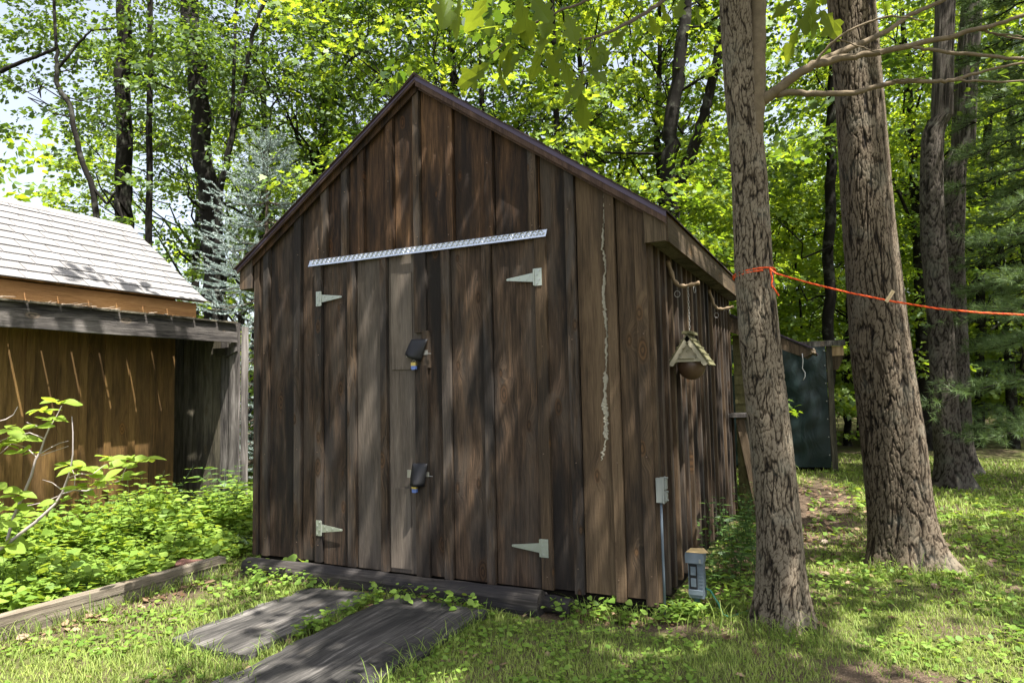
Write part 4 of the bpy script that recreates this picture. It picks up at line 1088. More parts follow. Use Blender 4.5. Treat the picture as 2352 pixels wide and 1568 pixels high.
photo_tree([[(1946, 1012, 17), (1945, 900, 15), (1948, 790, 14), (1950, 600, 13)]], 17.0, 'maple_b', 'thin trunk on the grass past the tarp shelter post', rz=.9)
photo_tree([[(2250, 1045, 24), (2250, 900, 20), (2250, 800, 19), (2256, 600, 18), (2270, 300, 17), (2280, 100, 16)]], 15.5, 'maple_a', 'slim dark trunk standing alone on the grass behind the paired trunks', rz=2.4)
photo_tree([[(2338, 1000, 22), (2336, 800, 20), (2330, 600, 19), (2325, 300, 18)]], 18.0, 'oak_b', 'dark trunk half hidden by pine needles at the wood edge', rz=3.3)

# bright maples behind the shed
for k, (x, y, s, rz) in enumerate(((.3, 6.8, 1.0, .3), (1.7, 8.6, 1.05, 1.9), (-1.6, 7.4, 1.1, 3.6), (-.4, 10.4, 1.25, 5.0), (-3.6, 8.8, 1.1, .9))):
    place_tree('sun_maple', x, y, s, rz, 'maple_tree', 'sunlit yellow-green maple crown rising behind the brown shed roof', 'tree', 'sunlit maples behind the shed')
# forest behind: random but fixed
rg = np.random.default_rng(21); pts = []
kinds = ['maple_a', 'maple_b', 'oak_a', 'oak_b']
def forest(n, r0, r1, a0, a1, kinds, dmin, sc0, sc1, label, group, name, cat='tree'):
    tries = 0; k = 0
    while k < n and tries < 4000:
        tries += 1
        r_ = math.sqrt(rg.uniform(r0 * r0, r1 * r1)); az = math.radians(rg.uniform(a0, a1))
        x = CAM[0] - math.sin(az) * r_; y = CAM[1] + math.cos(az) * r_
        if any((x - a) ** 2 + (y - b) ** 2 < dmin * dmin for a, b in pts): continue
        if -5.5 < x < 6.2 and y < 5.5: continue
        if -.8 < x < 8.4 and 3 < y < 13.0: continue
        pts.append((x, y)); k += 1
        place_tree(kinds[int(rg.integers(len(kinds)))], x, y, rg.uniform(sc0, sc1), rg.uniform(0, 6.28), name, label, cat, group)
forest(5, 14, 20, 22, 62, ['oak_a', 'oak_b'], 2.6, .85, 1.05, 'leafy forest tree in the open woods behind the sheds', 'trees in the woods behind the sheds', 'forest_tree')
forest(6, 20, 33, 18, 60, ['oak_a', 'oak_b', 'oak_a', 'maple_a'], 3.0, .95, 1.3, 'distant leafy tree deep in the woods behind the sheds', 'distant trees in the woods behind the sheds', 'forest_tree')
forest(4, 15, 21, -14, 20, ['maple_a', 'maple_b', 'maple_b'], 2.2, .8, 1.05, 'leafy tree in the dense woods past the tarp shelter', 'trees in the woods past the tarp shelter', 'forest_tree')
forest(8, 22, 34, -16, 20, kinds, 2.4, .9, 1.25, 'distant tree in the dense woods past the tarp shelter', 'distant trees past the tarp shelter', 'forest_tree')
forest(9, 11.5, 18, -12, 18, ['under_a'], 1.6, .8, 1.15, 'young maple with layered leaves in the woods past the tarp shelter', 'young maples past the tarp shelter', 'young_tree')
forest(12, 17, 26, -14, 14, ['under_b', 'under_a'], 1.4, .8, 1.3, 'low leafy sapling at the far edge of the mown grass', 'saplings at the wood edge', 'sapling')
forest(5, 11.5, 16, 30, 62, ['under_a', 'under_b'], 1.5, .8, 1.2, 'young leafy tree growing behind the two sheds', 'young trees behind the sheds', 'young_tree')
# far wood that reads as one mass
def far_wood():
    rg = np.random.default_rng(77); parts = []; n = 5200
    az = np.radians(rg.uniform(-24, 76, n)); r_ = rg.uniform(36, 46, n); z = rg.random(n) ** 1.25 * 15
    keep = (az < math.radians(22)) | (rg.random(n) < .18); az, r_, z = az[keep], r_[keep], z[keep]
    b = np.column_stack([CAM[0] - np.sin(az) * r_, CAM[1] + np.cos(az) * r_, z - .2])
    d = rg.normal(0, 1, (len(b), 3)) * (1, 1, .3)
    parts.append(spray_leaves(rg, b, d, 1.6, 16, .42, T_DIA, .12, .2, .6))
    me = leaf_mesh('far_wood', parts, M['maple'])
    tag(link('far_wood', me), 'far-off woodland foliage behind the nearer trees', 'woodland', kind='stuff')
far_wood()

# ---------------------------------------------------------------- the two big oaks, with real bark
def hash2(i, j, s):
    h = (i * 374761393 + j * 668265263 + s * 362437) & 0xffffffff
    h = ((h ^ (h >> 13)) * 1274126177) & 0xffffffff
    return ((h ^ (h >> 16)) & 0xffff) / 65535.0
def cells(u, v, per, seed):
    iu, iv = np.floor(u).astype(np.int64), np.floor(v).astype(np.int64)
    F1 = np.full(u.shape, 9.0); F2 = np.full(u.shape, 9.0)
    for di in (-1, 0, 1):
        for dj in (-1, 0, 1):
            ci, cj = iu + di, iv + dj; w_ = np.mod(ci, per)
            du = ci + hash2(w_, cj, seed) - u; dv = cj + hash2(w_, cj, seed + 7) - v
            d = np.sqrt(du * du + dv * dv)
            m_ = d < F1; F2 = np.where(m_, F1, np.minimum(F2, d)); F1 = np.where(m_, d, F1)
    return F1, F2
def bark_trunk(name, P, R_, mat, cw, ch, depth, flare, seed, nu, ds, rot=0.0):
    """tapered trunk from centre line P and radii R_, furrowed bark as geometry, roots flaring at the base"""
    P = np.asarray(P, float); R_ = np.asarray(R_, float)
    s = np.concatenate([[0], np.cumsum(np.linalg.norm(np.diff(P, axis=0), axis=1))]); vis = min(s[-1], 5.3)
    # smooth resampling
    ss = np.concatenate([np.arange(0, vis, ds), np.linspace(vis, s[-1], 40)]); n = len(ss); k = np.ones(25) / 25
    sm1 = lambda a: np.convolve(np.pad(np.interp(ss, s, a), 12, 'edge'), k, 'valid')
    C = np.column_stack([sm1(P[:, i]) for i in range(3)]); C[:, 2] = np.interp(ss, s, P[:, 2]); Rr = sm1(R_)
    th = np.arange(nu) * 2 * math.pi / nu
    TH, SS = np.meshgrid(th, ss)
    per = max(6, int(round(2 * math.pi * np.median(Rr) / cw)))
    wu = .35 * np.sin(SS * 9 + 2 * np.sin(TH * 2 + seed)) + .25 * np.sin(SS * 21 + 3 * TH); wv = .5 * np.sin(TH * 3 + SS * 5) + .3 * np.sin(TH * 7 - SS * 8)
    u = TH / (2 * math.pi) * per + wu * .6; v = SS / ch + wv * .5
    def vn(a, b, pr, sd):
        ia, ib = np.floor(a).astype(np.int64), np.floor(b).astype(np.int64); fa, fb = a - ia, b - ib; fa = fa * fa * (3 - 2 * fa); fb = fb * fb * (3 - 2 * fb)
        h = lambda i, j: hash2(np.mod(i, pr), j + 5000, sd)
        return (h(ia, ib) * (1 - fa) + h(ia + 1, ib) * fa) * (1 - fb) + (h(ia, ib + 1) * (1 - fa) + h(ia + 1, ib + 1) * fa) * fb
    jit = (vn(u * 3, v * 6, per * 3, seed + 2) - .5) * .34 + (vn(u * 6, v * 18, per * 6, seed + 4) - .5) * .22
    n1 = vn(u + jit * .5, v + jit * .4, per, seed) - .5; n2 = vn(u * 2 + jit, v * 2.1, per * 2, seed + 5) - .5
    f1 = np.abs(n1 + .30 * n2)                                   # branching vertical furrows
    e = np.clip(f1 / .10, 0, 1) ** .7
    F1, F2 = cells(u * .9 + jit, v * 2.4 + jit * .6, max(3, int(per * .9)), seed + 11); x_ = np.clip((F2 - F1) / .14, 0, 1) ** .8     # short cross cracks
    e2 = vn(u * 8, v * 24, per * 8, seed + 8)
    crack = e * (.45 + .55 * x_) * (.78 + .22 * e2)
    fl = np.zeros_like(TH)
    for (ang, amp, wd, hh) in flare:
        da = np.angle(np.exp(1j * (TH - ang))); fl += amp * np.exp(-(da / wd) ** 2) * np.exp(-SS / hh)
    rad = Rr[:, None] * (1 + .035 * np.sin(3 * TH + SS * 1.3 + seed) + .02 * np.sin(5 * TH - SS * 2)) + fl + depth * (crack - .7)
    V = np.stack([C[:, None, 0] + rad * np.cos(TH), C[:, None, 1] + rad * np.sin(TH), np.broadcast_to(C[:, None, 2], TH.shape)], -1).reshape(-1, 3)
    i = np.arange((n - 1) * nu); r, c = i // nu, i % nu
    F = np.stack([r * nu + c, r * nu + (c + 1) % nu, (r + 1) * nu + (c + 1) % nu, (r + 1) * nu + c], 1)
    return V, F, crack.ravel()
def bark_obj(name, V, F, crack, mat, parent):
    o = np.array(wpos(parent)); me = np_mesh(name, V - o, F, np.full(len(F), 4), mat, True, {'crack': crack})
    ob = bpy.data.objects.new(name, me); COL.objects.link(ob); ob.parent = parent; return ob
# near oak
NB = np.array([4.36, .18, gz(4.36, .18)])
def pxline(l, depth):
    P = np.array([at(a, b, depth) for a, b, w_ in l]); R_ = np.array([w_ / 2 * depth / FPX for a, b, w_ in l]); return P, R_
nl = [(1796, 1440, 100), (1796, 1350, 100), (1790, 1200, 95), (1769, 1000, 92), (1745, 800, 88), (1729, 620, 82), (1720, 400, 76), (1702, 200, 72), (1690, 0, 68), (1680, -160, 64)]
P, R_ = pxline(nl, 4.25); P[0, 2] = NB[2] - .06
d = unit(P[-1] - P[-2])
for k in range(3): P = np.vstack([P, P[-1] + unit(d + np.array([0, 0, .8])) * 1.6]); R_ = np.append(R_, R_[-1] * .78)
near_top = P[-1]; nearP = P
oak1 = empty('oak_tree', (P[0][0], P[0][1], NB[2]), 'leaning oak with plated bark and orange rope tied round it beside the shed', 'tree')
V, F, cr = bark_trunk('trunk', P, R_, M['bark'], .020, .12, .0095, [(-1.25, .10, .5, .17), (-2.9, .11, .45, .18), (.2, .12, .55, .17), (2.2, .08, .6, .15)], 5, 230, .0085)
bark_obj('trunk', V, F, cr, M['bark'], oak1)
# lighter second stem fused to it
sl_ = [(1727, 350, 20), (1733, 300, 38), (1738, 220, 40), (1740, 120, 36), (1742, 0, 34), (1745, -160, 32)]
P2, R2 = pxline(sl_, 4.20)
d = unit(P2[-1] - P2[-2])
for k in range(3): P2 = np.vstack([P2, P2[-1] + unit(d + np.array([.25, -.1, .8])) * 1.4]); R2 = np.append(R2, R2[-1] * .75)
me = tubes_mesh('second_stem', [(np.column_stack([np.interp(np.linspace(0, len(P2) - 1, 40), np.arange(len(P2)), P2[:, k]) for k in range(3)]), np.interp(np.linspace(0, len(P2) - 1, 40), np.arange(len(P2)), R2) * (1 + .05 * np.sin(np.arange(40) * 1.7)))], M['smoothbark'], 18)
link('second_stem', me, None, oak1, (0, 0, 0)).location = -Vector(oak1.location)
# bare boughs to the right
def bough(lines, name, mat='smoothbark'):
    L_ = []
    for l in lines:
        P = np.array([at(a, b, dd) for a, b, w_, dd in l]); R_ = np.array([w_ / 2 * dd / FPX for a, b, w_, dd in l])
        u = np.linspace(0, len(P) - 1, len(P) * 5); rg_ = np.random.default_rng(int(l[0][0] + l[-1][1]))
        Pi = np.column_stack([np.interp(u, np.arange(len(P)), P[:, k]) for k in range(3)]); k = np.ones(5) / 5
        Ps = np.column_stack([np.convolve(np.pad(Pi[:, q], 2, 'edge'), k, 'valid') for q in range(3)]); Ps[0] = Pi[0]
        Ps[1:-1] += rg_.normal(0, .003, Ps[1:-1].shape)
        L_.append((Ps, np.interp(u, np.arange(len(P)), R_)))
    me = tubes_mesh(name, L_, M[mat], 10); link(name, me, None, oak1, (0, 0, 0)).location = -Vector(oak1.location)
bough([[(1748, 230, 30, 4.2), (1775, 215, 24, 4.15), (1830, 170, 21, 4.1), (1880, 143, 19, 4.05), (1960, 130, 14, 4.0), (2080, 108, 13, 3.95), (2200, 78, 11, 3.9), (2300, 55, 9, 3.85), (2390, 20, 8, 3.8)],
       [(1875, 144, 15, 4.05), (1950, 112, 14, 4.1), (2040, 72, 11, 4.15), (2080, 40, 10, 4.2), (2160, 5, 9, 4.2), (2260, -50, 8, 4.2)],
       [(2090, 106, 7, 3.95), (2160, 118, 8, 3.9), (2260, 128, 8, 3.85), (2400, 140, 7, 3.8)],
       [(1868, 148, 7, 4.05), (1900, 108, 6, 4.0), (1940, 75, 5, 3.95), (2000, 48, 5, 3.95), (2060, 35, 4, 3.9), (2130, 50, 3, 3.9)],
       [(2180, 84, 5, 3.9), (2240, 68, 4, 3.9), (2300, 78, 3, 3.85), (2352, 85, 3, 3.8)],
       [(1925, 88, 4, 3.98), (1990, 115, 3, 3.95), (2030, 124, 2.5, 3.95)], [(2240, 66, 5, 3.9), (2310, 85, 4, 3.85), (2400, 96, 4, 3.8)]], 'bough')
bough([[(1752, 228, 17, 4.2), (1800, 212, 15, 4.12), (1880, 216, 13, 4.05), (1960, 214, 12, 4.0), (2010, 200, 11, 4.0), (2055, 187, 11, 3.95), (2150, 188, 9, 3.9), (2200, 183, 8, 3.9), (2270, 158, 6, 3.85), (2390, 140, 5, 3.8)],
       [(2190, 184, 6, 3.9), (2260, 188, 5, 3.85), (2400, 184, 4, 3.8)], [(2050, 187, 4, 3.95), (2080, 182, 3, 3.9), (2130, 178, 2.5, 3.9)]], 'bough')
# big oak behind
bl = [(2085, 1308, 134), (2078, 1250, 134), (2072, 1200, 132), (2052, 1000, 130), (2023, 800, 124), (1993, 500, 106), (1975, 250, 100), (1953, 0, 96), (1940, -160, 92)]
P, R_ = pxline(bl, 5.5); P[0, 2] = gz(P[0][0], P[0][1]) - .06
d = unit(P[-1] - P[-2])
for k in range(3): P = np.vstack([P, P[-1] + unit(d + np.array([0, 0, .8])) * 1.9]); R_ = np.append(R_, R_[-1] * .78)
oak2 = empty('oak_tree', (P[0][0], P[0][1], gz(P[0][0], P[0][1])), 'thick straight oak with deep furrowed bark behind the orange rope', 'tree')
V, F, cr = bark_trunk('trunk', P, R_, M['bark2'], .022, .19, .014, [(-.35, .30, .35, .16), (-1.5, .10, .5, .2), (-2.7, .14, .5, .2), (1.2, .12, .6, .2), (2.6, .1, .5, .2)], 9, 290, .010)
bark_obj('trunk', V, F, cr, M['bark2'], oak2); bigP = P
# two dark trunks further back
for (l, dep, lab, sd) in (([(2190, 1137, 74), (2184, 1080, 60), (2170, 950, 54), (2160, 750, 50), (2145, 560, 50), (2139, 400, 46), (2142, 300, 45), (2168, 68, 42), (2182, -60, 40)], 9.6, 'dark furrowed trunk, front one of a close pair in the grass', 13),
                          ([(2202, 1094, 86), (2200, 1040, 64), (2196, 900, 56), (2186, 700, 54), (2184, 560, 52), (2190, 400, 50), (2196, 300, 49), (2215, 150, 46), (2236, 20, 44), (2248, -60, 42)], 11.0, 'grey lichen-spotted trunk, rear one of a close pair in the grass', 17)):
    P, R_ = pxline(l, dep); P[0, 2] = gz(P[0][0], P[0][1]) - .06
    d = unit(P[-1] - P[-2])
    for k in range(3): P = np.vstack([P, P[-1] + unit(d + np.array([0, 0, .8])) * 2.2]); R_ = np.append(R_, R_[-1] * .78)
    t = empty('forest_tree', (P[0][0], P[0][1], gz(P[0][0], P[0][1])), lab, 'tree')
    V, F, cr = bark_trunk('trunk', P, R_, M['bark_dk'], .05, .16, .018, [(.0, .16, .5, .2), (-1.6, .1, .5, .2), (-2.9, .14, .5, .2)], sd, 110, .022)
    bark_obj('trunk', V, F, cr, M['bark_dk'], t)
    b = link('crown', PROTO['oak_a'][1], None, t, (P[-3][0], P[-3][1], gz(0, 0) + .5)); b.rotation_euler = (0, 0, sd); b.scale = (1.05, 1.05, .95)

# unseen crowns of the two near oaks, leaves laid out to shape the shade
def shade_density(qx, qy):  # leaf cover set by where its shade should land
    d = np.full(qx.shape, .25)
    def zone(m_, v): d[m_] = v
    zone((qx > 1.5) & (qx < 4.7) & (qy > -2.2) & (qy <= -.9), 1.3)
    zone((qx > 1.7) & (qx < 4.9) & (qy > -1.15) & (qy <= -.1), 3.9)
    zone((qx > .1) & (qx <= 1.7) & (qy > -.8) & (qy <= -.1), 1.8)
    zone((qx > -.5) & (qx < 4.0) & (qy > -.12) & (qy < 1.1), 3.9)
    zone((qx > -2.46) & (qx < -2.22) & (qy > -1.4) & (qy < 1.2), 5.0)
    zone((qx > 2.4) & (qx < 4.4) & (qy >= 1.2) & (qy < 4.6), 1.3)
    zone((qx >= 4.3) & (qy > .2), 1.7)
    zone((qx >= 4.8) & (qy <= .2), .8)
    zone((qx >= 4.8) & (qy <= -.3), .12)
    zone((qx > 2.7) & (qx < 3.5) & (qy > .9) & (qy < 3.6), .15)
    zone((qx < -.6) & (qx > -2.2) & (qy < 1.2), .10)
    zone((qx < -2.65) & (qy < 1.2), .06)
    zone((qx < 1.4) & (qy < -.95), .04)
    zone((qx < -.6) & (qy >= 1.2), .06)
    return d
def shade_canopy():
    rg = np.random.default_rng(31); n = 60000
    qx = rg.uniform(-3, 8, n); qy = rg.uniform(-4.5, 4.2, n); 
    # clumps
    cl = .5 + .5 * np.sin(qx * 4.3 + 1.7 * np.sin(qy * 3.1)) * np.sin(qy * 5.1 + 1.3 * np.sin(qx * 2.7))
    cl = np.clip((cl - .35) / .3, 0, 1)
    c2 = .5 + .5 * np.sin(qx * 8.7 + 1.9 * np.sin(qy * 6.1)) * np.sin(qy * 9.1 + 1.3 * np.sin(qx * 5.7)); cl = np.where((qy > -.1) & (qx < 4.2), np.clip((c2 - .3) / .3, 0, 1), cl)
    A = 11 * 8.7 / n; leaf_area = .0085
    dn = shade_density(qx, qy); lam = dn * np.where(dn > 4, .6, np.where((qy < -.1) & (dn > 1.5), .4 + .9 * cl, .12 + 1.3 * cl)) * A / (leaf_area * 22)
    k = rg.random(n) < lam; qx, qy = qx[k], qy[k]; LL = np.where(dn[k] > 4, .26, .5); z = rg.uniform(5.6, 8.6, len(qx))
    b = np.column_stack([qx + SUN[0] / SUN[2] * z, qy + SUN[1] / SUN[2] * z, z])
    sel = (b[:, 0] < 4.9)
    for mask, tr, P in ((sel, oak1, nearP), (~sel, oak2, bigP)):
        bb = b[mask]; lm = LL[mask]; c = np.array([P[-1][0], P[-1][1], 7.5]); d = (bb - c) * (1, 1, .3) + rg.normal(0, 1.2, bb.shape) * (1, 1, .3)
        me = leaf_mesh('crown', [spray_leaves(rg, bb, d, lm, 22, .16, T_OAKS, .12, .2, .5)], M['oak'])
        o = link('crown', me, None, tr, (0, 0, 0)); o.location = -Vector(wpos(tr))
        lines = []
        for k in range(0, len(bb), 9):
            h = min(P[-1][2] - .2, max(4.6, bb[k][2] - 1.5)); a = np.array([np.interp(h, P[:, 2], P[:, 0]), np.interp(h, P[:, 2], P[:, 1]), h])
            lines.append((curve_pts(a, bb[k], rg, 8, .04, .06), np.linspace(.03, .006, 8)))
        o = link('limbs', tubes_mesh('limbs', lines, M['twig'], 5), None, tr, (0, 0, 0)); o.location = -Vector(wpos(tr))
T_OAKS = np.array([(0, 0), (.16, .15), (.30, .35), (.22, .5), (.34, .72), (0, 1), (-.34, .72), (-.22, .5), (-.30, .35), (-.16, .15)])
shade_canopy()

# big oak leaves hanging at the top of the picture, on a branch of the near oak
T_OAKBIG = np.array([(0, 0), (.03, .12), (.14, .20), (.12, .30), (.27, .40), (.20, .46), (.17, .54), (.36, .62), (.42, .72), (.25, .76), (.20, .84), (.10, .97), (0, 1.0),
                     (-.10, .95), (-.22, .85), (-.24, .76), (-.40, .74), (-.35, .62), (-.17, .55), (-.21, .46), (-.28, .38), (-.12, .30), (-.13, .19), (-.03, .12)])
def oak_leaf_mesh(bend, name):
    n = len(T_OAKBIG); V = [(x, y - .0, -bend * y * y + .12 * abs(x)) for x, y in T_OAKBIG]; mid = [(0, y, -bend * y * y) for y in (.25, .5, .75)]
    me = bpy.data.meshes.new(name)
    half1 = [0] + list(range(1, 13)); 
    F = [tuple([0] + list(range(1, 13)) + [n + 2, n + 1, n]), tuple([0, n, n + 1, n + 2] + list(range(12, n)))]
    me.from_pydata(V + mid, [], F); me.update(); a = me.attributes.new('rnd', 'FLOAT', 'POINT'); a.data.foreach_set('value', [.5] * len(me.vertices)); me.materials.append(M['oak_big']); return me
def hanging_branch():
    l1 = [(1745, -60, 13, 4.15), (1700, -60, 12, 4.0), (1560, -20, 10, 3.6), (1480, 30, 9, 3.4), (1430, 62, 8, 3.2), (1360, 88, 6, 3.1), (1310, 95, 4, 3.05)]
    l2 = [(1400, -30, 6, 2.9), (1330, 10, 6, 2.85), (1270, 30, 5, 2.8), (1200, 70, 4, 2.8), (1120, 130, 3, 2.8)]
    l3 = [(1360, 85, 4, 3.1), (1345, 130, 3, 3.1), (1335, 180, 3, 3.1), (1330, 215, 2.5, 3.1)]
    l4 = [(1560, -20, 8, 3.6), (1480, -60, 8, 3.2), (1400, -30, 6, 2.9)]
    bough([l1, l2, l3, l4], 'leafy_bough', 'twig')
    bl_ = oak1.children[-1]
    meshes = [oak_leaf_mesh(b, 'leaf') for b in (.12, .3, .5)]
    # px, py of the leaf base, px size, angle in the picture (0 = down), depth
    spots = [(1270, 18, 62, -.3, 2.8), (1300, 28, 60, .25, 2.8), (1318, 40, 48, .9, 2.85), (1225, 60, 66, -1.0, 2.8), (1262, 62, 54, -.5, 2.8), (1195, 85, 60, -1.2, 2.8), (1180, 100, 56, -.4, 2.85), (1210, 110, 62, -.9, 2.9),
             (1235, 105, 58, .0, 2.9), (1250, 115, 50, .5, 2.95), (1130, 140, 70, -.9, 2.8), (1150, 130, 60, -.2, 2.85), (1300, 100, 52, -.7, 3.0), (1310, 92, 56, 1.2, 3.0), (1345, 95, 50, .7, 3.1), (1340, 150, 52, .9, 3.1), (1342, 168, 56, -.5, 3.1),
             (1336, 205, 62, -.05, 3.1), (1330, 190, 46, -.8, 3.1), (1375, 90, 46, .2, 3.15), (1290, 130, 48, .3, 3.0), (1060, -20, 80, -.2, 2.6), (1020, -30, 84, .15, 2.6), (1190, -18, 80, .1, 2.7), (1215, -15, 70, .5, 2.75), (1120, -25, 76, -.4, 2.65),
             (1520, 0, 40, .1, 3.5), (1570, -8, 44, -.3, 3.6), (1590, 4, 42, .5, 3.6), (1490, 30, 40, .4, 3.4), (1440, 60, 44, -.6, 3.2), (1270, 40, 46, 1.3, 2.85),
             (1850, 10, 60, .4, 4.1), (1870, -12, 74, -.3, 4.1), (1845, 50, 70, -.5, 4.1), (1880, 20, 62, .3, 4.1), (1840, -10, 56, -1.0, 4.1), (2020, -10, 44, .5, 4.1), (1385, 120, 40, -.4, 3.1), (1165, 60, 52, -1.5, 2.8)]
    rg_ = random.Random(4)
    for i, (px, py, s_, an, dep) in enumerate(spots):
        p = at(px, py, dep); o = bpy.data.objects.new('leaf', meshes[i % 3]); COL.objects.link(o); o.parent = bl_
        tip = rt * math.sin(an) - up * math.cos(an) + fw * rg_.uniform(-.6, .6); tip /= np.linalg.norm(tip)
        nrm = -fw * .5 + up * rg_.uniform(.2, 1.0) + rt * rg_.uniform(-.7, .7); sd_ = np.cross(tip, nrm); sd_ /= np.linalg.norm(sd_); nn = np.cross(sd_, tip)
        sc = s_ * dep / FPX * 1.25; mm = Matrix.Identity(4)
        for k in range(3): mm[k][0], mm[k][1], mm[k][2], mm[k][3] = sd_[k] * sc * .82, tip[k] * sc * 1.08, nn[k] * sc, p[k]
        o.matrix_parent_inverse = Matrix.Identity(4); o.matrix_local = Matrix.Translation(-wpos(bl_)) @ mm
hanging_branch()

# ---------------------------------------------------------------- blue spruce and white pine
def needles(rg, P, D_, n, ln, spread, wd=.0028):
    """n thin needles round each twig segment centre: P (N,3), D_ (N,3)"""
    N = len(P); p = P[:, None] + D_[:, None] * rg.uniform(-.5, .5, (N, n))[..., None]
    q = unit(rg.normal(0, 1, (N, n, 3))); dv = unit(unit(D_)[:, None] * .75 + q * spread)
    s = unit(np.cross(dv, rg.normal(0, 1, (N, n, 3)))) * wd
    l = ln * rg.uniform(.75, 1.2, (N, n))[..., None]
    V = np.stack([p - s, p + s, p + dv * l], 2).reshape(-1, 3); k = N * n
    return V, np.arange(k * 3), np.full(k, 3), np.repeat(rg.random(k), 3)
def spruce():
    tip = at(614, 326, 11.6); H = tip[2] - G; b = np.array([tip[0], tip[1], G])
    rg = np.random.default_rng(9); t = empty('blue_spruce', b, 'silvery blue spruce standing in the gap between the two sheds', 'tree')
    lines = [(np.array([[0, 0, 0], [0, 0, H * .5], [0, 0, H]]), np.array([.09, .055, .008]))]; SP = []; SD = []
    z = .5
    while z < H - .08:
        h = H - z; Lb = min(2.0, .18 + h * .66); nb = 5 + int(4 * min(1, h / 2)); a0 = rg.uniform(0, 6)
        for k in range(nb):
            an = a0 + k * 6.283 / nb + rg.normal(0, .2); L = Lb * rg.uniform(.7, 1.12)
            d = np.array([math.cos(an), math.sin(an), 0]); u = np.linspace(0, 1, 9)[:, None]
            rise = .6 if h < .6 else (.16 if h < 1.6 else -.04)
            Pb = np.array([0, 0, z + rg.normal(0, .04)]) + d * L * u + np.array([0, 0, 1]) * (L * rise * u + L * .20 * (u ** 2.5) - L * .16 * np.sin(u * 3.1))
            lines.append((Pb, np.linspace(.014, .004, 9))); sd_ = np.array([-d[1], d[0], 0])
            for i in range(2, 9):
                seg = Pb[i] - Pb[i - 1]; m_ = max(1, int(np.linalg.norm(seg) / .05))
                for j in range(m_): SP.append(Pb[i - 1] + seg * (j + .5) / m_); SD.append(seg / m_)
                if i % 2 == 0 or L < .7:
                    for sg in (-1, 1):
                        tl = L * .36 * (1.15 - i / 9.5) + .07
                        td = unit(d * .85 + sd_ * sg * .75 + np.array([0, 0, rg.uniform(-.1, .2)]))
                        m_ = max(2, int(tl / .045))
                        for j in range(m_): SP.append(Pb[i] + td * tl * (j + .5) / m_ + np.array([0, 0, .05 * (j / m_) ** 2])); SD.append(td * tl / m_)
        z += .33 if h > 1.0 else .2
    SP.append(np.array([0, 0, H])); SD.append(np.array([0, 0, .12]))
    print('spruce segs', len(SP))
    link('trunk', tubes_mesh('trunk', lines, M['twig'], 5), None, t, b)
    me = leaf_mesh('crown', [needles(rg, np.array(SP), np.array(SD), 19, .033, .8, .0052)], M['spruce']); link('crown', me, None, t, b)
spruce()
def pine(bx, by, H, label, seed, z0, reach, group=None):
    rg = np.random.default_rng(seed); b = np.array([bx, by, gz(bx, by)]); t = empty('white_pine', b, label, 'tree', group)
    lines = [(np.array([[0, 0, -.05], [.05, .03, H * .5], [0, .1, H]]), np.array([.13, .09, .02]))]; TP = []; TD = []
    z = z0
    while z < H:
        nb = 6; a0 = rg.uniform(0, 6)
        for k in range(nb):
            an = a0 + k * 6.283 / nb + rg.normal(0, .2); L = reach * rg.uniform(.6, 1.1) * (1 - .6 * z / H)
            d = np.array([math.cos(an), math.sin(an), 0]); u = np.linspace(0, 1, 9)[:, None]
            Pb = np.array([0, 0, z]) + d * L * u + np.array([0, 0, 1]) * L * (.10 * u - .22 * u ** 2) + rg.normal(0, .02, (9, 3)); lines.append((Pb, np.linspace(.022, .005, 9)))
            sd_ = np.array([-d[1], d[0], 0])
            for i in range(3, 9):
                for sg in (-1, 1, -.4, .5):
                    tl = rg.uniform(.15, .45); td = unit(d * .8 + sd_ * sg * .9 + rg.normal(0, .15, 3)); e = Pb[i] + td * tl
                    lines.append((np.array([Pb[i], e]), np.array([.005, .003])))
                    for w_ in (.5, .75, 1.0): TP.append(Pb[i] + td * tl * w_); TD.append(td * .05)
        z += rg.uniform(.4, .6)
    link('trunk', tubes_mesh('trunk', lines, M['bark_dk'], 6), None, t, b)
    me = leaf_mesh('crown', [needles(rg, np.array(TP), np.array(TD), 26, .115, .85, .0022)], M['pine']); link('crown', me, None, t, b)
p = at(2440, 900, 9.0); pine(p[0] + .3, p[1], 7.5, 'white pine whose feathery boughs reach in beside the rope', 3, .9, 2.1)
p = at(2320, 900, 15.0); pine(p[0], p[1], 6.5, 'white pine standing behind the paired trunks', 5, .9, 1.9)

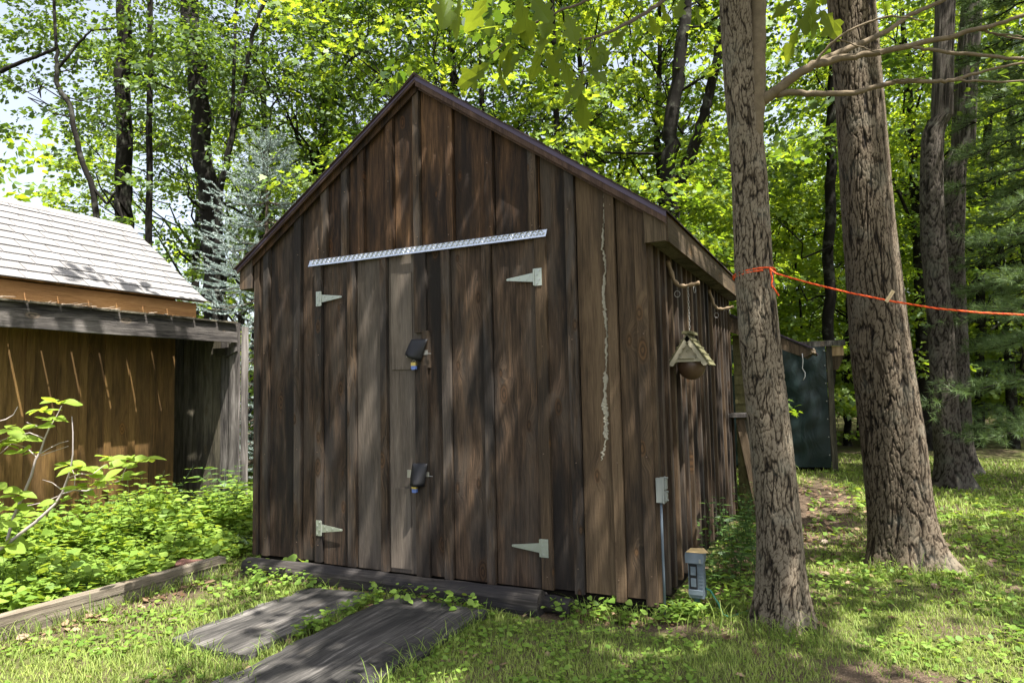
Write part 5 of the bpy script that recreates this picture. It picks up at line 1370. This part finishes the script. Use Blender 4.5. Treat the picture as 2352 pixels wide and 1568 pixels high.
# ---------------------------------------------------------------- rope with clothespin
def rope():
    a0 = at(1688, 628, 4.30); cyl = np.array([np.interp(1.93, nearP[:, 2], nearP[:, 0]), np.interp(1.93, nearP[:, 2], nearP[:, 1])])
    zz = at(1735, 620, 4.12)[2]; r_ = .125
    line = []
    for k, q in enumerate(np.linspace(math.radians(-60), math.radians(-60 - 640), 60)):
        line.append((cyl[0] + r_ * math.cos(q), cyl[1] + r_ * math.sin(q), zz + .014 * (k / 30 - 1) + .018 * math.cos(q + .4)))
    e = [at(px, py, dd) for px, py, dd in ((1768, 617, 4.10), (1782, 628, 4.06), (1860, 650, 3.95), (1950, 672, 3.85), (2050, 692, 3.72), (2150, 708, 3.6), (2250, 718, 3.5), (2352, 723, 3.4), (2480, 722, 3.3))]
    tail = [at(px, py, 4.1) for px, py in ((1768, 618), (1774, 640), (1772, 655), (1782, 668), (1789, 679))]
    t = empty('orange_rope', (cyl[0], cyl[1], zz), 'bright orange braided rope wrapped round the leaning oak and stretched away', 'rope')
    def braid(P, nm, R_=.0043):
        P = np.array(P, float); s = np.concatenate([[0], np.cumsum(np.linalg.norm(np.diff(P, axis=0), axis=1))]); n = int(s[-1] / .006)
        u = np.linspace(0, s[-1], n); C = np.column_stack([np.interp(u, s, P[:, k]) for k in range(3)]); T = unit(np.gradient(C, axis=0))
        A = unit(np.cross(T, np.array([0, 0, 1.0]))); B = np.cross(T, A)
        for k in range(3):
            ph = u / .040 * 2 * math.pi / 1.0 + k * 2.094
            Q = C + (A * np.cos(ph)[:, None] + B * np.sin(ph)[:, None]) * R_ * .62
            me = tubes_mesh(nm, [(Q, R_ * .72)], M['rope'] if k else M['rope_dk'], 6); link(nm, me, None, t, (0, 0, 0)).location = -Vector(t.location)
    braid(line, 'wrap_strand'); braid(e, 'line_strand'); braid(tail, 'tail_strand')
    p = at(2040, 686, 3.73); c = empty('clothespin', p, 'small wooden clothespin clipped on the orange rope', 'clothespin')
    d = unit(rt * .55 + up * .85)
    for k, off in enumerate((-.005, .005)):
        q = np.array(p) - d * .02; sd_ = unit(np.cross(d, fw)); V = []
        for uu, hw in ((0, .0045), (.5, .0055), (1, .0045)):
            for a, b in ((-1, -1), (1, -1), (1, 1), (-1, 1)): V.append(q + d * .072 * uu + sd_ * (off + a * .0042 * (1.0 if uu != .5 else .8)) + fw * b * hw)
        MB().add(V, [(i * 4 + j, i * 4 + (j + 1) % 4, (i + 1) * 4 + (j + 1) % 4, (i + 1) * 4 + j) for i in (0, 1) for j in range(4)] + [(3, 2, 1, 0), (8, 9, 10, 11)]).obj('pin_half', M['peg'], c)
    s_ = MB(); s_.tube([np.array(p) + d * .018 - sd_ * .010, np.array(p) + d * .018 + sd_ * .010], .0035, 6); s_.obj('spring', M['steel'], c)
rope()
# ---------------------------------------------------------------- lawn, weeds, litter
def ns(x, y, s=0):      # cheap smooth noise 0..1
    return .5 + .25 * (np.sin(2.1 * x + 1.3 * y + s) * np.sin(1.7 * y - .9 * x + 2 * s) + np.sin(5.3 * x - 3.1 * y + s * 3) * np.sin(4.1 * y + 2.2 * x + s))
def on_lawn(x, y):
    m_ = ~((x > -.02) & (x < 3.62) & (y > -.02) & (y < 3.55))
    m_ &= ~((x > -.24) & (x < -.02) & (y < -.28)); m_ &= ~((x > .1) & (x < 3.05) & (y > -.345) & (y < 0))
    m_ &= ~((x > 1.05) & (x < 1.66) & (y > -1.60) & (y < -.48)); m_ &= ~((x > 1.80) & (x < 2.54) & (y > -2.2) & (y < -.46))
    m_ &= ~((x < -2.28) & (y < 1.0)); m_ &= ~((x > 3.6) & (x < 4.3) & (y > 3.6) & (y < 5.6))
    m_ &= (np.hypot(x - 4.36, y - .18) > .17) & (np.hypot(x - 5.12, y - 1.94) > .26)
    return m_
def bare(x, y):
    b = np.exp(-(((x - 4.95) / .42) ** 2 + ((y + .42) / .24) ** 2) ** 2) + np.exp(-(((x - 4.35) / .5) ** 2 + ((y - 4.6) / 2.6) ** 2) ** 2) * .9
    b += np.exp(-(((x - 3.2) / .8) ** 2 + ((y + .1) / .18) ** 2)) * .8 + np.exp(-(((x - .12) / .18) ** 2 + ((y + 1.1) / 1.0) ** 2)) * .6 + .75 * np.exp(-(((x - 4.1) / .5) ** 2 + ((y - .9) / .6) ** 2))
    return np.clip(b, 0, 1)
def sample(n, r0, r1, a0, a1, rg, p=1.0):
    r_ = np.exp(rg.uniform(math.log(r0), math.log(r1), n)) if p == 1 else np.sqrt(rg.uniform(r0 * r0, r1 * r1, n))
    az = np.radians(rg.uniform(a0, a1, n)); return CAM[0] - np.sin(az) * r_, CAM[1] + np.cos(az) * r_, r_
def grass():
    rg = np.random.default_rng(50)
    X, Y, r_ = sample(290000, 2.7, 16, -18, 68, rg)
    dens = np.clip(.25 + 1.1 * ns(X, Y, 1) - .9 * bare(X, Y), .03, 1); dens = np.where((X < -.15) & (Y < 1.6), dens * .25, dens)
    k = on_lawn(X, Y) & (rg.random(len(X)) < dens); X, Y, r_ = X[k], Y[k], r_[k]; n = len(X)
    h = rg.uniform(.016, .044, n) * (.7 + .6 * ns(X, Y, 4)) * np.where(rg.random(n) < .04, 2.0, 1); h *= np.clip(r_ / 7, 1, 1.4)
    wd = .0020 * np.clip(r_ / 3.2, 1, 4)
    a = rg.uniform(0, 6.283, n); ln = rg.uniform(.25, 1.1, n); dx, dy = np.cos(a) * ln * h, np.sin(a) * ln * h
    sx, sy = -np.sin(a) * wd, np.cos(a) * wd; z = gz(X, Y) - .004
    V = np.stack([np.stack([X - sx, Y - sy, z], -1), np.stack([X + sx, Y + sy, z], -1), np.stack([X + dx * .35 + sx * .8, Y + dy * .35 + sy * .8, z + h * .6], -1), np.stack([X + dx * .35 - sx * .8, Y + dy * .35 - sy * .8, z + h * .6], -1), np.stack([X + dx, Y + dy, z + h], -1)], 1).reshape(-1, 3)
    i = np.arange(n)[:, None] * 5; L = np.concatenate([i + np.array([[0, 1, 2, 3]]), i + np.array([[3, 2, 4]])], 1).ravel()
    C = np.tile([4, 3], n); rnd = np.clip(.5 * ns(X * 2, Y * 2, 7) + .5 * rg.random(n), 0, 1)
    me = np_mesh('lawn_grass', V, L, C, M['grass'], False, {'rnd': np.repeat(rnd, 5)})
    tag(link('lawn_grass', me), 'short patchy lawn grass in sun and shade', 'grass', kind='stuff')
    # longer blades round edges of planks, timber, trunks
    n = 3800; src = []
    for (x0, y0, x1, y1, q, w_) in ((1.70, -1.6, 1.75, -.45, 170, .025), (1.03, -1.65, 1.03, -.4, 160, .03), (2.58, -1.9, 2.58, -.45, 260, .04), (1.1, -1.72, 1.9, -1.85, 300, .06), (0.0, -2.4, 0.0, -.3, 480, .04), (3.1, -.15, 3.6, -.1, 220, .08), (3.75, .1, 4.2, .3, 260, .15), (4.2, -.1, 4.6, -.05, 260, .1), (4.8, 1.6, 5.5, 1.5, 320, .12), (.1, -.40, 2.9, -.40, 90, .03), (-1.6, -.3, -.2, .6, 300, .3)):
        u = rg.random(q); src.append(np.column_stack([x0 + (x1 - x0) * u + rg.normal(0, w_, q), y0 + (y1 - y0) * u + rg.normal(0, w_, q)]))
    S = np.concatenate(src); X, Y = S[:, 0], S[:, 1]; n = len(X)
    h = rg.uniform(.06, .16, n) * np.where(rg.random(n) < .1, 1.5, 1); a = rg.uniform(0, 6.28, n); ln = rg.uniform(.3, 1.0, n); wd = .0022
    dx, dy = np.cos(a) * ln * h, np.sin(a) * ln * h; sx, sy = -np.sin(a) * wd, np.cos(a) * wd; z = gz(X, Y) - .004; rows = []
    for u, ww in ((0, 1), (.4, 1), (.75, .7)):
        for s_ in (-1, 1): rows.append(np.stack([X + dx * u ** 2 + s_ * sx * ww, Y + dy * u ** 2 + s_ * sy * ww, z + h * (u - .25 * u ** 3)], -1))
    rows.append(np.stack([X + dx, Y + dy, z + h * .72], -1)); V = np.stack(rows, 1).reshape(-1, 3); i = np.arange(n)[:, None] * 7
    L = np.concatenate([i + np.array([[0, 1, 3, 2]]), i + np.array([[2, 3, 5, 4]]), i + np.array([[4, 5, 6]])], 1).ravel()
    me = np_mesh('long_grass', V, L, np.tile([4, 4, 3], n), M['grass'], False, {'rnd': np.repeat(rg.random(n) * .7, 7)})
    tag(link('long_grass', me), 'longer uncut grass blades along planks, timber and trunks', 'grass', kind='stuff')
grass()
def clover():
    rg = np.random.default_rng(61)
    X, Y, r_ = sample(42000, 2.7, 13, -16, 66, rg)
    d = np.clip((ns(X * 1.3, Y * 1.3, 9) - .42) * 2.6, .02, 1) * (1 - .8 * bare(X, Y))
    # thick along the right of the wide plank, and the ground between log and corner
    d = np.maximum(d, .9 * np.exp(-(((X - 2.72) / .2) ** 2 + ((Y + 1.0) / .6) ** 2))); d = np.maximum(d, .7 * np.exp(-(((X - 3.2) / .6) ** 2 + ((Y + .4) / .25) ** 2)))
    d = np.maximum(d, .8 * np.exp(-(((X - .55) / .5) ** 2 + ((Y + .62) / .28) ** 2)))
    k = on_lawn(X, Y) & (rg.random(len(X)) < d); X, Y, r_ = X[k], Y[k], r_[k]; n = len(X)
    extra = []
    for (x0, y0, x1, y1, q, s_) in ((1.71, -1.3, 1.75, -.48, 200, .02), (1.75, -.40, 2.5, -.38, 90, .02), (.25, -.35, 1.0, -.36, 120, .04), (2.9, -.2, 3.6, -.12, 150, .05), (3.66, -.02, 3.8, .1, 220, .05), (3.8, .3, 4.2, .9, 420, .16), (4.5, .5, 4.9, 1.4, 200, .2)):
        u = rg.random(q); extra.append(np.column_stack([x0 + (x1 - x0) * u + rg.normal(0, s_, q), y0 + (y1 - y0) * u + rg.normal(0, s_, q)]))
    E_ = np.concatenate(extra); X = np.concatenate([X, E_[:, 0]]); Y = np.concatenate([Y, E_[:, 1]]); n2 = len(E_); r_ = np.concatenate([r_, np.full(n2, 4)])
    n = len(X); hh = np.concatenate([rg.uniform(.012, .045, n - n2), rg.uniform(.03, .11, n2)])
    pos = np.column_stack([X, Y, gz(X, Y) + hh]); a = rg.uniform(0, 6.28, n)
    tip = np.column_stack([np.cos(a), np.sin(a), rg.uniform(-.25, .25, n)]); nr = np.column_stack([rg.normal(0, .35, n), rg.normal(0, .35, n), np.ones(n)])
    sz = rg.uniform(.014, .034, n) * np.clip(r_ / 4, 1, 2.2); sz[-n2:] *= 1.25
    me = leaf_mesh('ground_ivy', [leaves_arrays(pos, tip, nr, sz, T_ROUND, .1)], M['weed'])
    tag(link('ground_ivy', me), 'low round-leaved creeping weeds mixed through the lawn', 'weeds', kind='stuff')
clover()
def litter():
    rg = np.random.default_rng(71); src = []
    for (x0, y0, x1, y1, q, s_) in ((2.95, -.12, 3.6, -.05, 120, .06), (3.7, .2, 4.15, 3.0, 420, .18), (4.1, 2.5, 4.5, 7, 420, .4), (.2, -.34, 2.8, -.33, 60, .04), (1.65, -1.4, 1.78, -.5, 50, .03), (5.5, 2.5, 8, 5, 320, .9), (-1.2, -1.5, -.3, 0, 90, .3), (1, -2, 6, -1, 160, .6), (4.6, .6, 5.2, 3, 200, .4), (.1, -2, .1, -.6, 70, .06)):
        u = rg.random(q); src.append(np.column_stack([x0 + (x1 - x0) * u + rg.normal(0, s_, q), y0 + (y1 - y0) * u + rg.normal(0, s_, q)]))
    S = np.concatenate(src); S = S[on_lawn(S[:, 0], S[:, 1])]; n = len(S)
    pos = np.column_stack([S, gz(S[:, 0], S[:, 1]) + rg.uniform(.006, .025, n)]); a = rg.uniform(0, 6.28, n)
    me = leaf_mesh('leaf_litter', [leaves_arrays(pos, np.column_stack([np.cos(a), np.sin(a), rg.normal(0, .2, n)]), np.column_stack([rg.normal(0, .4, n), rg.normal(0, .4, n), np.ones(n)]), rg.uniform(.03, .085, n), T_OAKS, .25)], M['litter'])
    tag(link('leaf_litter', me), 'dry brown oak leaves scattered on the ground', 'leaves', kind='stuff')
litter()
def stems(rg, S, h, npair, lsz, tmpl, lean=.15, tilt=.35, whorl=2, droop=.15):
    """upright leafy stems: S (N,2) feet, h (N,) heights -> leaf arrays and stem lines"""
    pos = []; tip = []; nr = []; sz = []; lines = []
    for i in range(len(S)):
        b = np.array([S[i][0], S[i][1], gz(S[i][0], S[i][1])]); t = b + np.array([rg.normal(0, lean) * h[i], rg.normal(0, lean) * h[i], h[i]]); lines.append((np.array([b, (b + t) / 2 + rg.normal(0, .01, 3), t]), np.array([.003, .0025, .0012])))
        for k in range(npair):
            u = .22 + .78 * (k + rg.random() * .4) / npair; p = b + (t - b) * u; a = k * 1.57 + rg.uniform(-.4, .4)
            for q in range(whorl):
                an = a + q * 6.283 / whorl; d = np.array([math.cos(an), math.sin(an), .35 - droop * 2 * rg.random()])
                pos.append(p + d * .008); tip.append(d); nr.append(np.array([0, 0, 1.0]) + rg.normal(0, tilt, 3)); sz.append(lsz * rg.uniform(.6, 1.25) * (1.15 - .55 * u))
    return leaves_arrays(np.array(pos), np.array(tip), np.array(nr), np.array(sz), tmpl, .2), lines
T_NARROW = np.array([(0, 0), (.17, .25), (.20, .48), (.11, .78), (0, 1), (-.11, .78), (-.20, .48), (-.17, .25)])
def weed_bed():
    rg = np.random.default_rng(81); n = 1500
    X = rg.uniform(-2.25, -.22, n); Y = rg.uniform(-2.4, 1.35, n)
    k = ~((X > -.7) & (Y > .35)) & ~((X > -.45) & (Y > -.75) & (Y < -.3)) & (ns(X, Y, 2) > .22); X, Y = X[k], Y[k]
    back = np.clip((-X - .2) / 1.8, 0, 1); h = (.16 + .38 * back) * rg.uniform(.5, 1.2, len(X)) * (.6 + .8 * ns(X * 1.5, Y * 1.5, 6))
    big = ns(X * 1.7, Y * 1.7, 12) > .5
    A, lines = stems(rg, np.column_stack([X, Y])[~big], h[~big] * .85, 9, .085, T_NARROW, .2)
    A2, l2 = stems(rg, np.column_stack([X, Y])[big], h[big] * 1.0, 7, .135, T_OVAL, .25, .45); lines += l2
    # lower filling foliage
    m_ = 5500; x = rg.uniform(-2.3, -.2, m_); y = rg.uniform(-2.5, 1.6, m_); kk = (ns(x, y, 3) > .25) & ~((x > -.45) & (y > -.7) & (y < -.35)); x, y = x[kk], y[kk]; m_ = len(x); a = rg.uniform(0, 6.28, m_)
    B = leaves_arrays(np.column_stack([x, y, gz(x, y) + rg.uniform(.01, .16, m_)]), np.column_stack([np.cos(a), np.sin(a), rg.uniform(-.3, .4, m_)]), np.column_stack([rg.normal(0, .4, m_), rg.normal(0, .4, m_), np.ones(m_)]), rg.uniform(.025, .06, m_), T_OVAL, .2)
    tag(link('weed_bed', leaf_mesh('weed_bed', [A, A2, B], M['weed'])), 'dense bright green weeds filling the bed behind the timber', 'weeds', kind='stuff')
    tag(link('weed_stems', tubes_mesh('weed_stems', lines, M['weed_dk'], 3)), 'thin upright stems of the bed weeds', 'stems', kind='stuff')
weed_bed()
def leafy_plant(name, x, y, label, group, seed, nst, h, npair, lsz, tmpl, mat, spread, lean=.2, whorl=2):
    rg = np.random.default_rng(seed); t = empty(name, (x, y, float(gz(x, y))), label, 'plant', group)
    S = np.column_stack([x + rg.normal(0, spread, nst), y + rg.normal(0, spread, nst)])
    A, lines = stems(rg, S, h * rg.uniform(.6, 1.1, nst), npair, lsz, tmpl, lean, .35, whorl)
    for nm, me in (('foliage', leaf_mesh('foliage', [A], M[mat])), ('stem', tubes_mesh('stem', lines, M['weed_dk'], 4))):
        o = link(nm, me, None, t, (0, 0, 0)); o.location = -Vector(t.location)
T_LANCE = np.array([(0, 0), (.13, .22), (.17, .45), (.10, .75), (0, 1), (-.10, .75), (-.17, .45), (-.13, .22)])
for i, (x, y, h) in enumerate(((3.86, 1.15, .52), (3.98, 1.45, .60), (3.85, 1.9, .62), (4.02, 2.1, .5), (3.83, 2.6, .5), (3.84, .75, .34))):
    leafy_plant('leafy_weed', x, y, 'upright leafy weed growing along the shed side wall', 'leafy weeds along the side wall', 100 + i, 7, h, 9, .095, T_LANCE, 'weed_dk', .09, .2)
for i, (x, y, h) in enumerate(((-1.35, .75, .55), (-1.75, .9, .62), (-1.05, 1.0, .5), (-1.5, 1.2, .55), (-.75, .95, .42))):
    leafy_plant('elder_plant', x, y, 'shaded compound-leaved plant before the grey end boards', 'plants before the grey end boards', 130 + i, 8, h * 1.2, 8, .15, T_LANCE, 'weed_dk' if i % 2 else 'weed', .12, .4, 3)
for i, (x, y, h) in enumerate(((-1.55, -.35, .62), (-1.3, -.1, .58), (-1.75, .15, .66), (-1.0, .1, .45))):
    leafy_plant('elder_plant', x, y, 'sunlit pale green compound-leaved plant before the ochre wall', 'plants before the ochre wall', 140 + i, 9, h * 1.08, 8, .135, T_LANCE, 'weed', .12, .36, 3)
def hosta(x, y, label):
    rg = np.random.default_rng(5); t = empty('hosta', (x, y, float(gz(x, y))), label, 'plant')
    def blade(an, L, wd, z, rim):
        d = np.array([math.cos(an), math.sin(an), 0]); s_ = np.array([-d[1], d[0], 0]); V = []; F = []
        for i in range(7):
            u = i / 6; w_ = wd * math.sin(math.pi * min(1, u * .96 + .06)) ** .8; p = np.array([x, y, gz(x, y)]) + d * L * u + np.array([0, 0, z + L * (.75 * u - .62 * u * u)])
            for e in (-1, 0, 1): V.append(p + s_ * w_ * e * rim + np.array([0, 0, .25 * w_ * abs(e) - (.0015 if rim > 1 else 0)]))
        for i in range(6):
            for e in (0, 1): a = i * 3 + e; F.append((a, a + 1, a + 4, a + 3))
        return np.array(V), np.array(F)
    for rim, nm, mt in ((1.0, 'leaf_blades', 'hosta'), (1.28, 'leaf_margins', 'hosta_edge')):
        rg = np.random.default_rng(5); parts = []
        for k in range(15):
            V, F = blade(k * 2.4 + rg.uniform(-.2, .2), rg.uniform(.2, .32), rg.uniform(.03, .045), rg.uniform(.02, .08), rim)
            parts.append((V, F.ravel(), np.full(len(F), 4), np.full(len(V), rg.random())))
        o = link(nm, leaf_mesh(nm, parts, M[mt]), None, t, (0, 0, 0)); o.location = -Vector(t.location)
p = on_z(528, 1262, G); hosta(p[0], p[1], 'white-edged hosta growing at the left corner of the brown shed')
# broad heart-shaped weeds at the foot of the doors
def violet(x, y, sz, n, label, group, seed, dz=0.0):
    rg = np.random.default_rng(seed); t = empty('violet_weed', (x, y, float(gz(x, y))), label, 'plant', group); lines = []
    T_H = np.array([(0, .06), (.16, -.06), (.40, .10), (.44, .42), (.22, .78), (0, 1), (-.22, .78), (-.44, .42), (-.40, .10), (-.16, -.06)])
    b = np.array([x, y, gz(x, y) + dz])
    for k in range(n):
        a = rg.uniform(0, 6.28); p = b + np.array([math.cos(a) * rg.uniform(.02, .07), math.sin(a) * rg.uniform(.02, .05), rg.uniform(.05, .13)]); lines.append((np.array([b, (b + p) / 2 + (0, 0, .01), p]), .0016))
        A = leaves_arrays(p[None], np.array([[math.cos(a), math.sin(a), rg.uniform(-.5, .1)]]), np.array([[rg.normal(0, .4), -.5 + rg.normal(0, .3), 1]]), sz * rg.uniform(.7, 1.15), T_H, .15, np.array([rg.random()]))
        o = link('leaf', leaf_mesh('leaf', [A], M['weed']), None, t, (0, 0, 0)); o.location = -Vector(t.location)
    o = link('stem', tubes_mesh('stem', lines, M['weed_dk'], 4), None, t, (0, 0, 0)); o.location = -Vector(t.location)
for i, (px, py, s_, n) in enumerate(((592, 1300, .085, 5), (640, 1300, .07, 3), (690, 1308, .08, 4), (580, 1345, .075, 4), (610, 1330, .06, 4), (705, 1345, .05, 4), (825, 1330, .05, 3), (845, 1365, .05, 4), (1010, 1395, .05, 5), (1060, 1398, .055, 5), (925, 1390, .05, 4), (1245, 1378, .06, 4), (1290, 1390, .055, 4), (1340, 1385, .05, 4), (1400, 1385, .06, 5), (1440, 1392, .055, 4))):
    p = on_z(px, py + 14, G); violet(p[0], min(p[1], -.03), s_, n, 'small heart-leaved weed rooted along the door ties', 'heart-leaved weeds by the door ties', 200 + i)

# ---------------------------------------------------------------- young broad-leaved sapling in the sun
def sapling():
    dep = 4.75
    C_ = lambda x, y: (x * .3418, 880.6 + y * .3418)
    def PL(l, w0, w1, dd=0.0):
        P = np.array([at(*C_(a, b), dep + dd + .05 * math.sin(a * .02)) for a, b in l]); return (P, np.linspace(w0, w1, len(P)))
    lines = [PL([(-60, 1150), (30, 1090), (100, 1035), (240, 930), (370, 810), (420, 730), (450, 650), (475, 580), (490, 470), (490, 330), (483, 220)], .014, .003),
             PL([(40, 1085), (90, 900), (160, 740), (210, 620), (240, 510), (275, 450), (300, 370), (335, 290), (380, 220), (415, 150)], .012, .003, .15),
             PL([(420, 740), (500, 715), (580, 720), (680, 690), (760, 665), (800, 655)], .005, .002), PL([(468, 630), (540, 605), (620, 610), (700, 550), (720, 540)], .004, .002),
             PL([(270, 470), (340, 430), (400, 400), (460, 385)], .004, .0015, .15), PL([(272, 485), (370, 450), (460, 420)], .003, .0015, .15), PL([(415, 712), (350, 665), (285, 645)], .004, .0015),
             PL([(185, 820), (300, 795), (390, 755), (430, 720)], .0025, .003), PL([(250, 500), (180, 430), (80, 400), (0, 470)], .004, .002, .15), PL([(300, 370), (200, 330), (60, 360), (-30, 400)], .004, .002, .15),
             PL([(820, 650), (830, 600), (850, 560)], .002, .0015), PL([(500, 690), (505, 630), (480, 560)], .003, .002), PL([(120, 155), (90, 210), (40, 240), (-40, 260)], .003, .004, .1), PL([(290, 300), (230, 280), (180, 260)], .003, .002, .15)]
    b = lines[0][0][0].copy(); gzb = float(gz(b[0], b[1])); lines[0] = (np.vstack([[b[0] - .1, b[1], gzb - .03], lines[0][0]]), np.concatenate([[.016], lines[0][1]]))
    t = empty('sapling', (b[0] - .1, b[1], gzb), 'sunlit young sapling with broad pale green leaves and bare forked stems', 'sapling')
    o = link('stem', tubes_mesh('stem', lines, plain('pale_sapling_bark', (.30, .26, .25), .7), 7), None, t, (0, 0, 0)); o.location = -Vector(t.location)
    T = np.array([(0, 0), (.05, .10), (.17, .28), (.25, .48), (.23, .68), (.12, .88), (0, 1), (-.12, .88), (-.23, .68), (-.25, .48), (-.17, .28), (-.05, .10)]); n = len(T); ms = []
    for bend in (.12, .3, -.08):
        me = bpy.data.meshes.new('leaf'); V = [(x, y, -bend * y * y + .25 * abs(x)) for x, y in T] + [(0, y, -bend * y * y) for y in (.3, .55, .8)]
        me.from_pydata(V, [], [(0, 1, 2, n), (n, 2, 3, n + 1), (n + 1, 3, 4, n + 2), (n + 2, 4, 5, 6), (0, n, 10, 11), (n, n + 1, 9, 10), (n + 1, n + 2, 8, 9), (n + 2, 6, 7, 8)]); me.update(); smooth(me)
        a = me.attributes.new('rnd', 'FLOAT', 'POINT'); a.data.foreach_set('value', [.5] * len(V)); me.materials.append(M['magnolia']); ms.append(me)
    cl = [(415, 125, 6, 90), (290, 190, 5, 105), (340, 245, 5, 105), (60, 310, 6, 110), (130, 385, 6, 110), (20, 400, 5, 110), (140, 470, 4, 100), (120, 745, 5, 95), (90, 830, 5, 95), (150, 890, 4, 90), (20, 920, 5, 100), (30, 1080, 5, 140), (90, 1110, 4, 140), (450, 545, 5, 100), (540, 550, 5, 110), (500, 600, 4, 95), (520, 690, 4, 95), (640, 655, 5, 100), (600, 690, 3, 95),
          (715, 500, 3, 95), (790, 500, 2, 90), (830, 565, 4, 95), (880, 510, 3, 90), (990, 510, 5, 105), (920, 605, 4, 85), (660, 570, 2, 80), (400, 795, 3, 80), (30, 710, 4, 90), (770, 655, 3, 75), (250, 290, 3, 95), (700, 640, 2, 85)]
    rr_ = random.Random(12)
    for (a, c, k, s_) in cl:
        px, py = C_(a, c); a0 = rr_.uniform(0, 6)
        for q in range(k):
            p = at(px + rr_.uniform(-8, 8), py + rr_.uniform(-5, 5), dep + rr_.uniform(-.06, .16)); an = a0 + q * 6.283 / k + rr_.uniform(-.4, .4)
            tip = np.array([math.cos(an), math.sin(an), rr_.uniform(-.35, .35)]); nrm = np.array([.35 + rr_.uniform(-.4, .4), -.55 + rr_.uniform(-.4, .4), 1.0]); tip /= np.linalg.norm(tip)
            sd_ = np.cross(tip, nrm); sd_ /= np.linalg.norm(sd_); nn = np.cross(sd_, tip); sc = s_ * .3418 * dep / FPX * rr_.uniform(1.0, 1.5)
            o = bpy.data.objects.new('leaf', ms[rr_.randrange(3)]); COL.objects.link(o); o.parent = t; mm = Matrix.Identity(4)
            for e in range(3): mm[e][0], mm[e][1], mm[e][2], mm[e][3] = sd_[e] * sc, tip[e] * sc, nn[e] * sc, p[e]
            o.matrix_local = Matrix.Translation(-Vector(t.location)) @ mm
sapling()
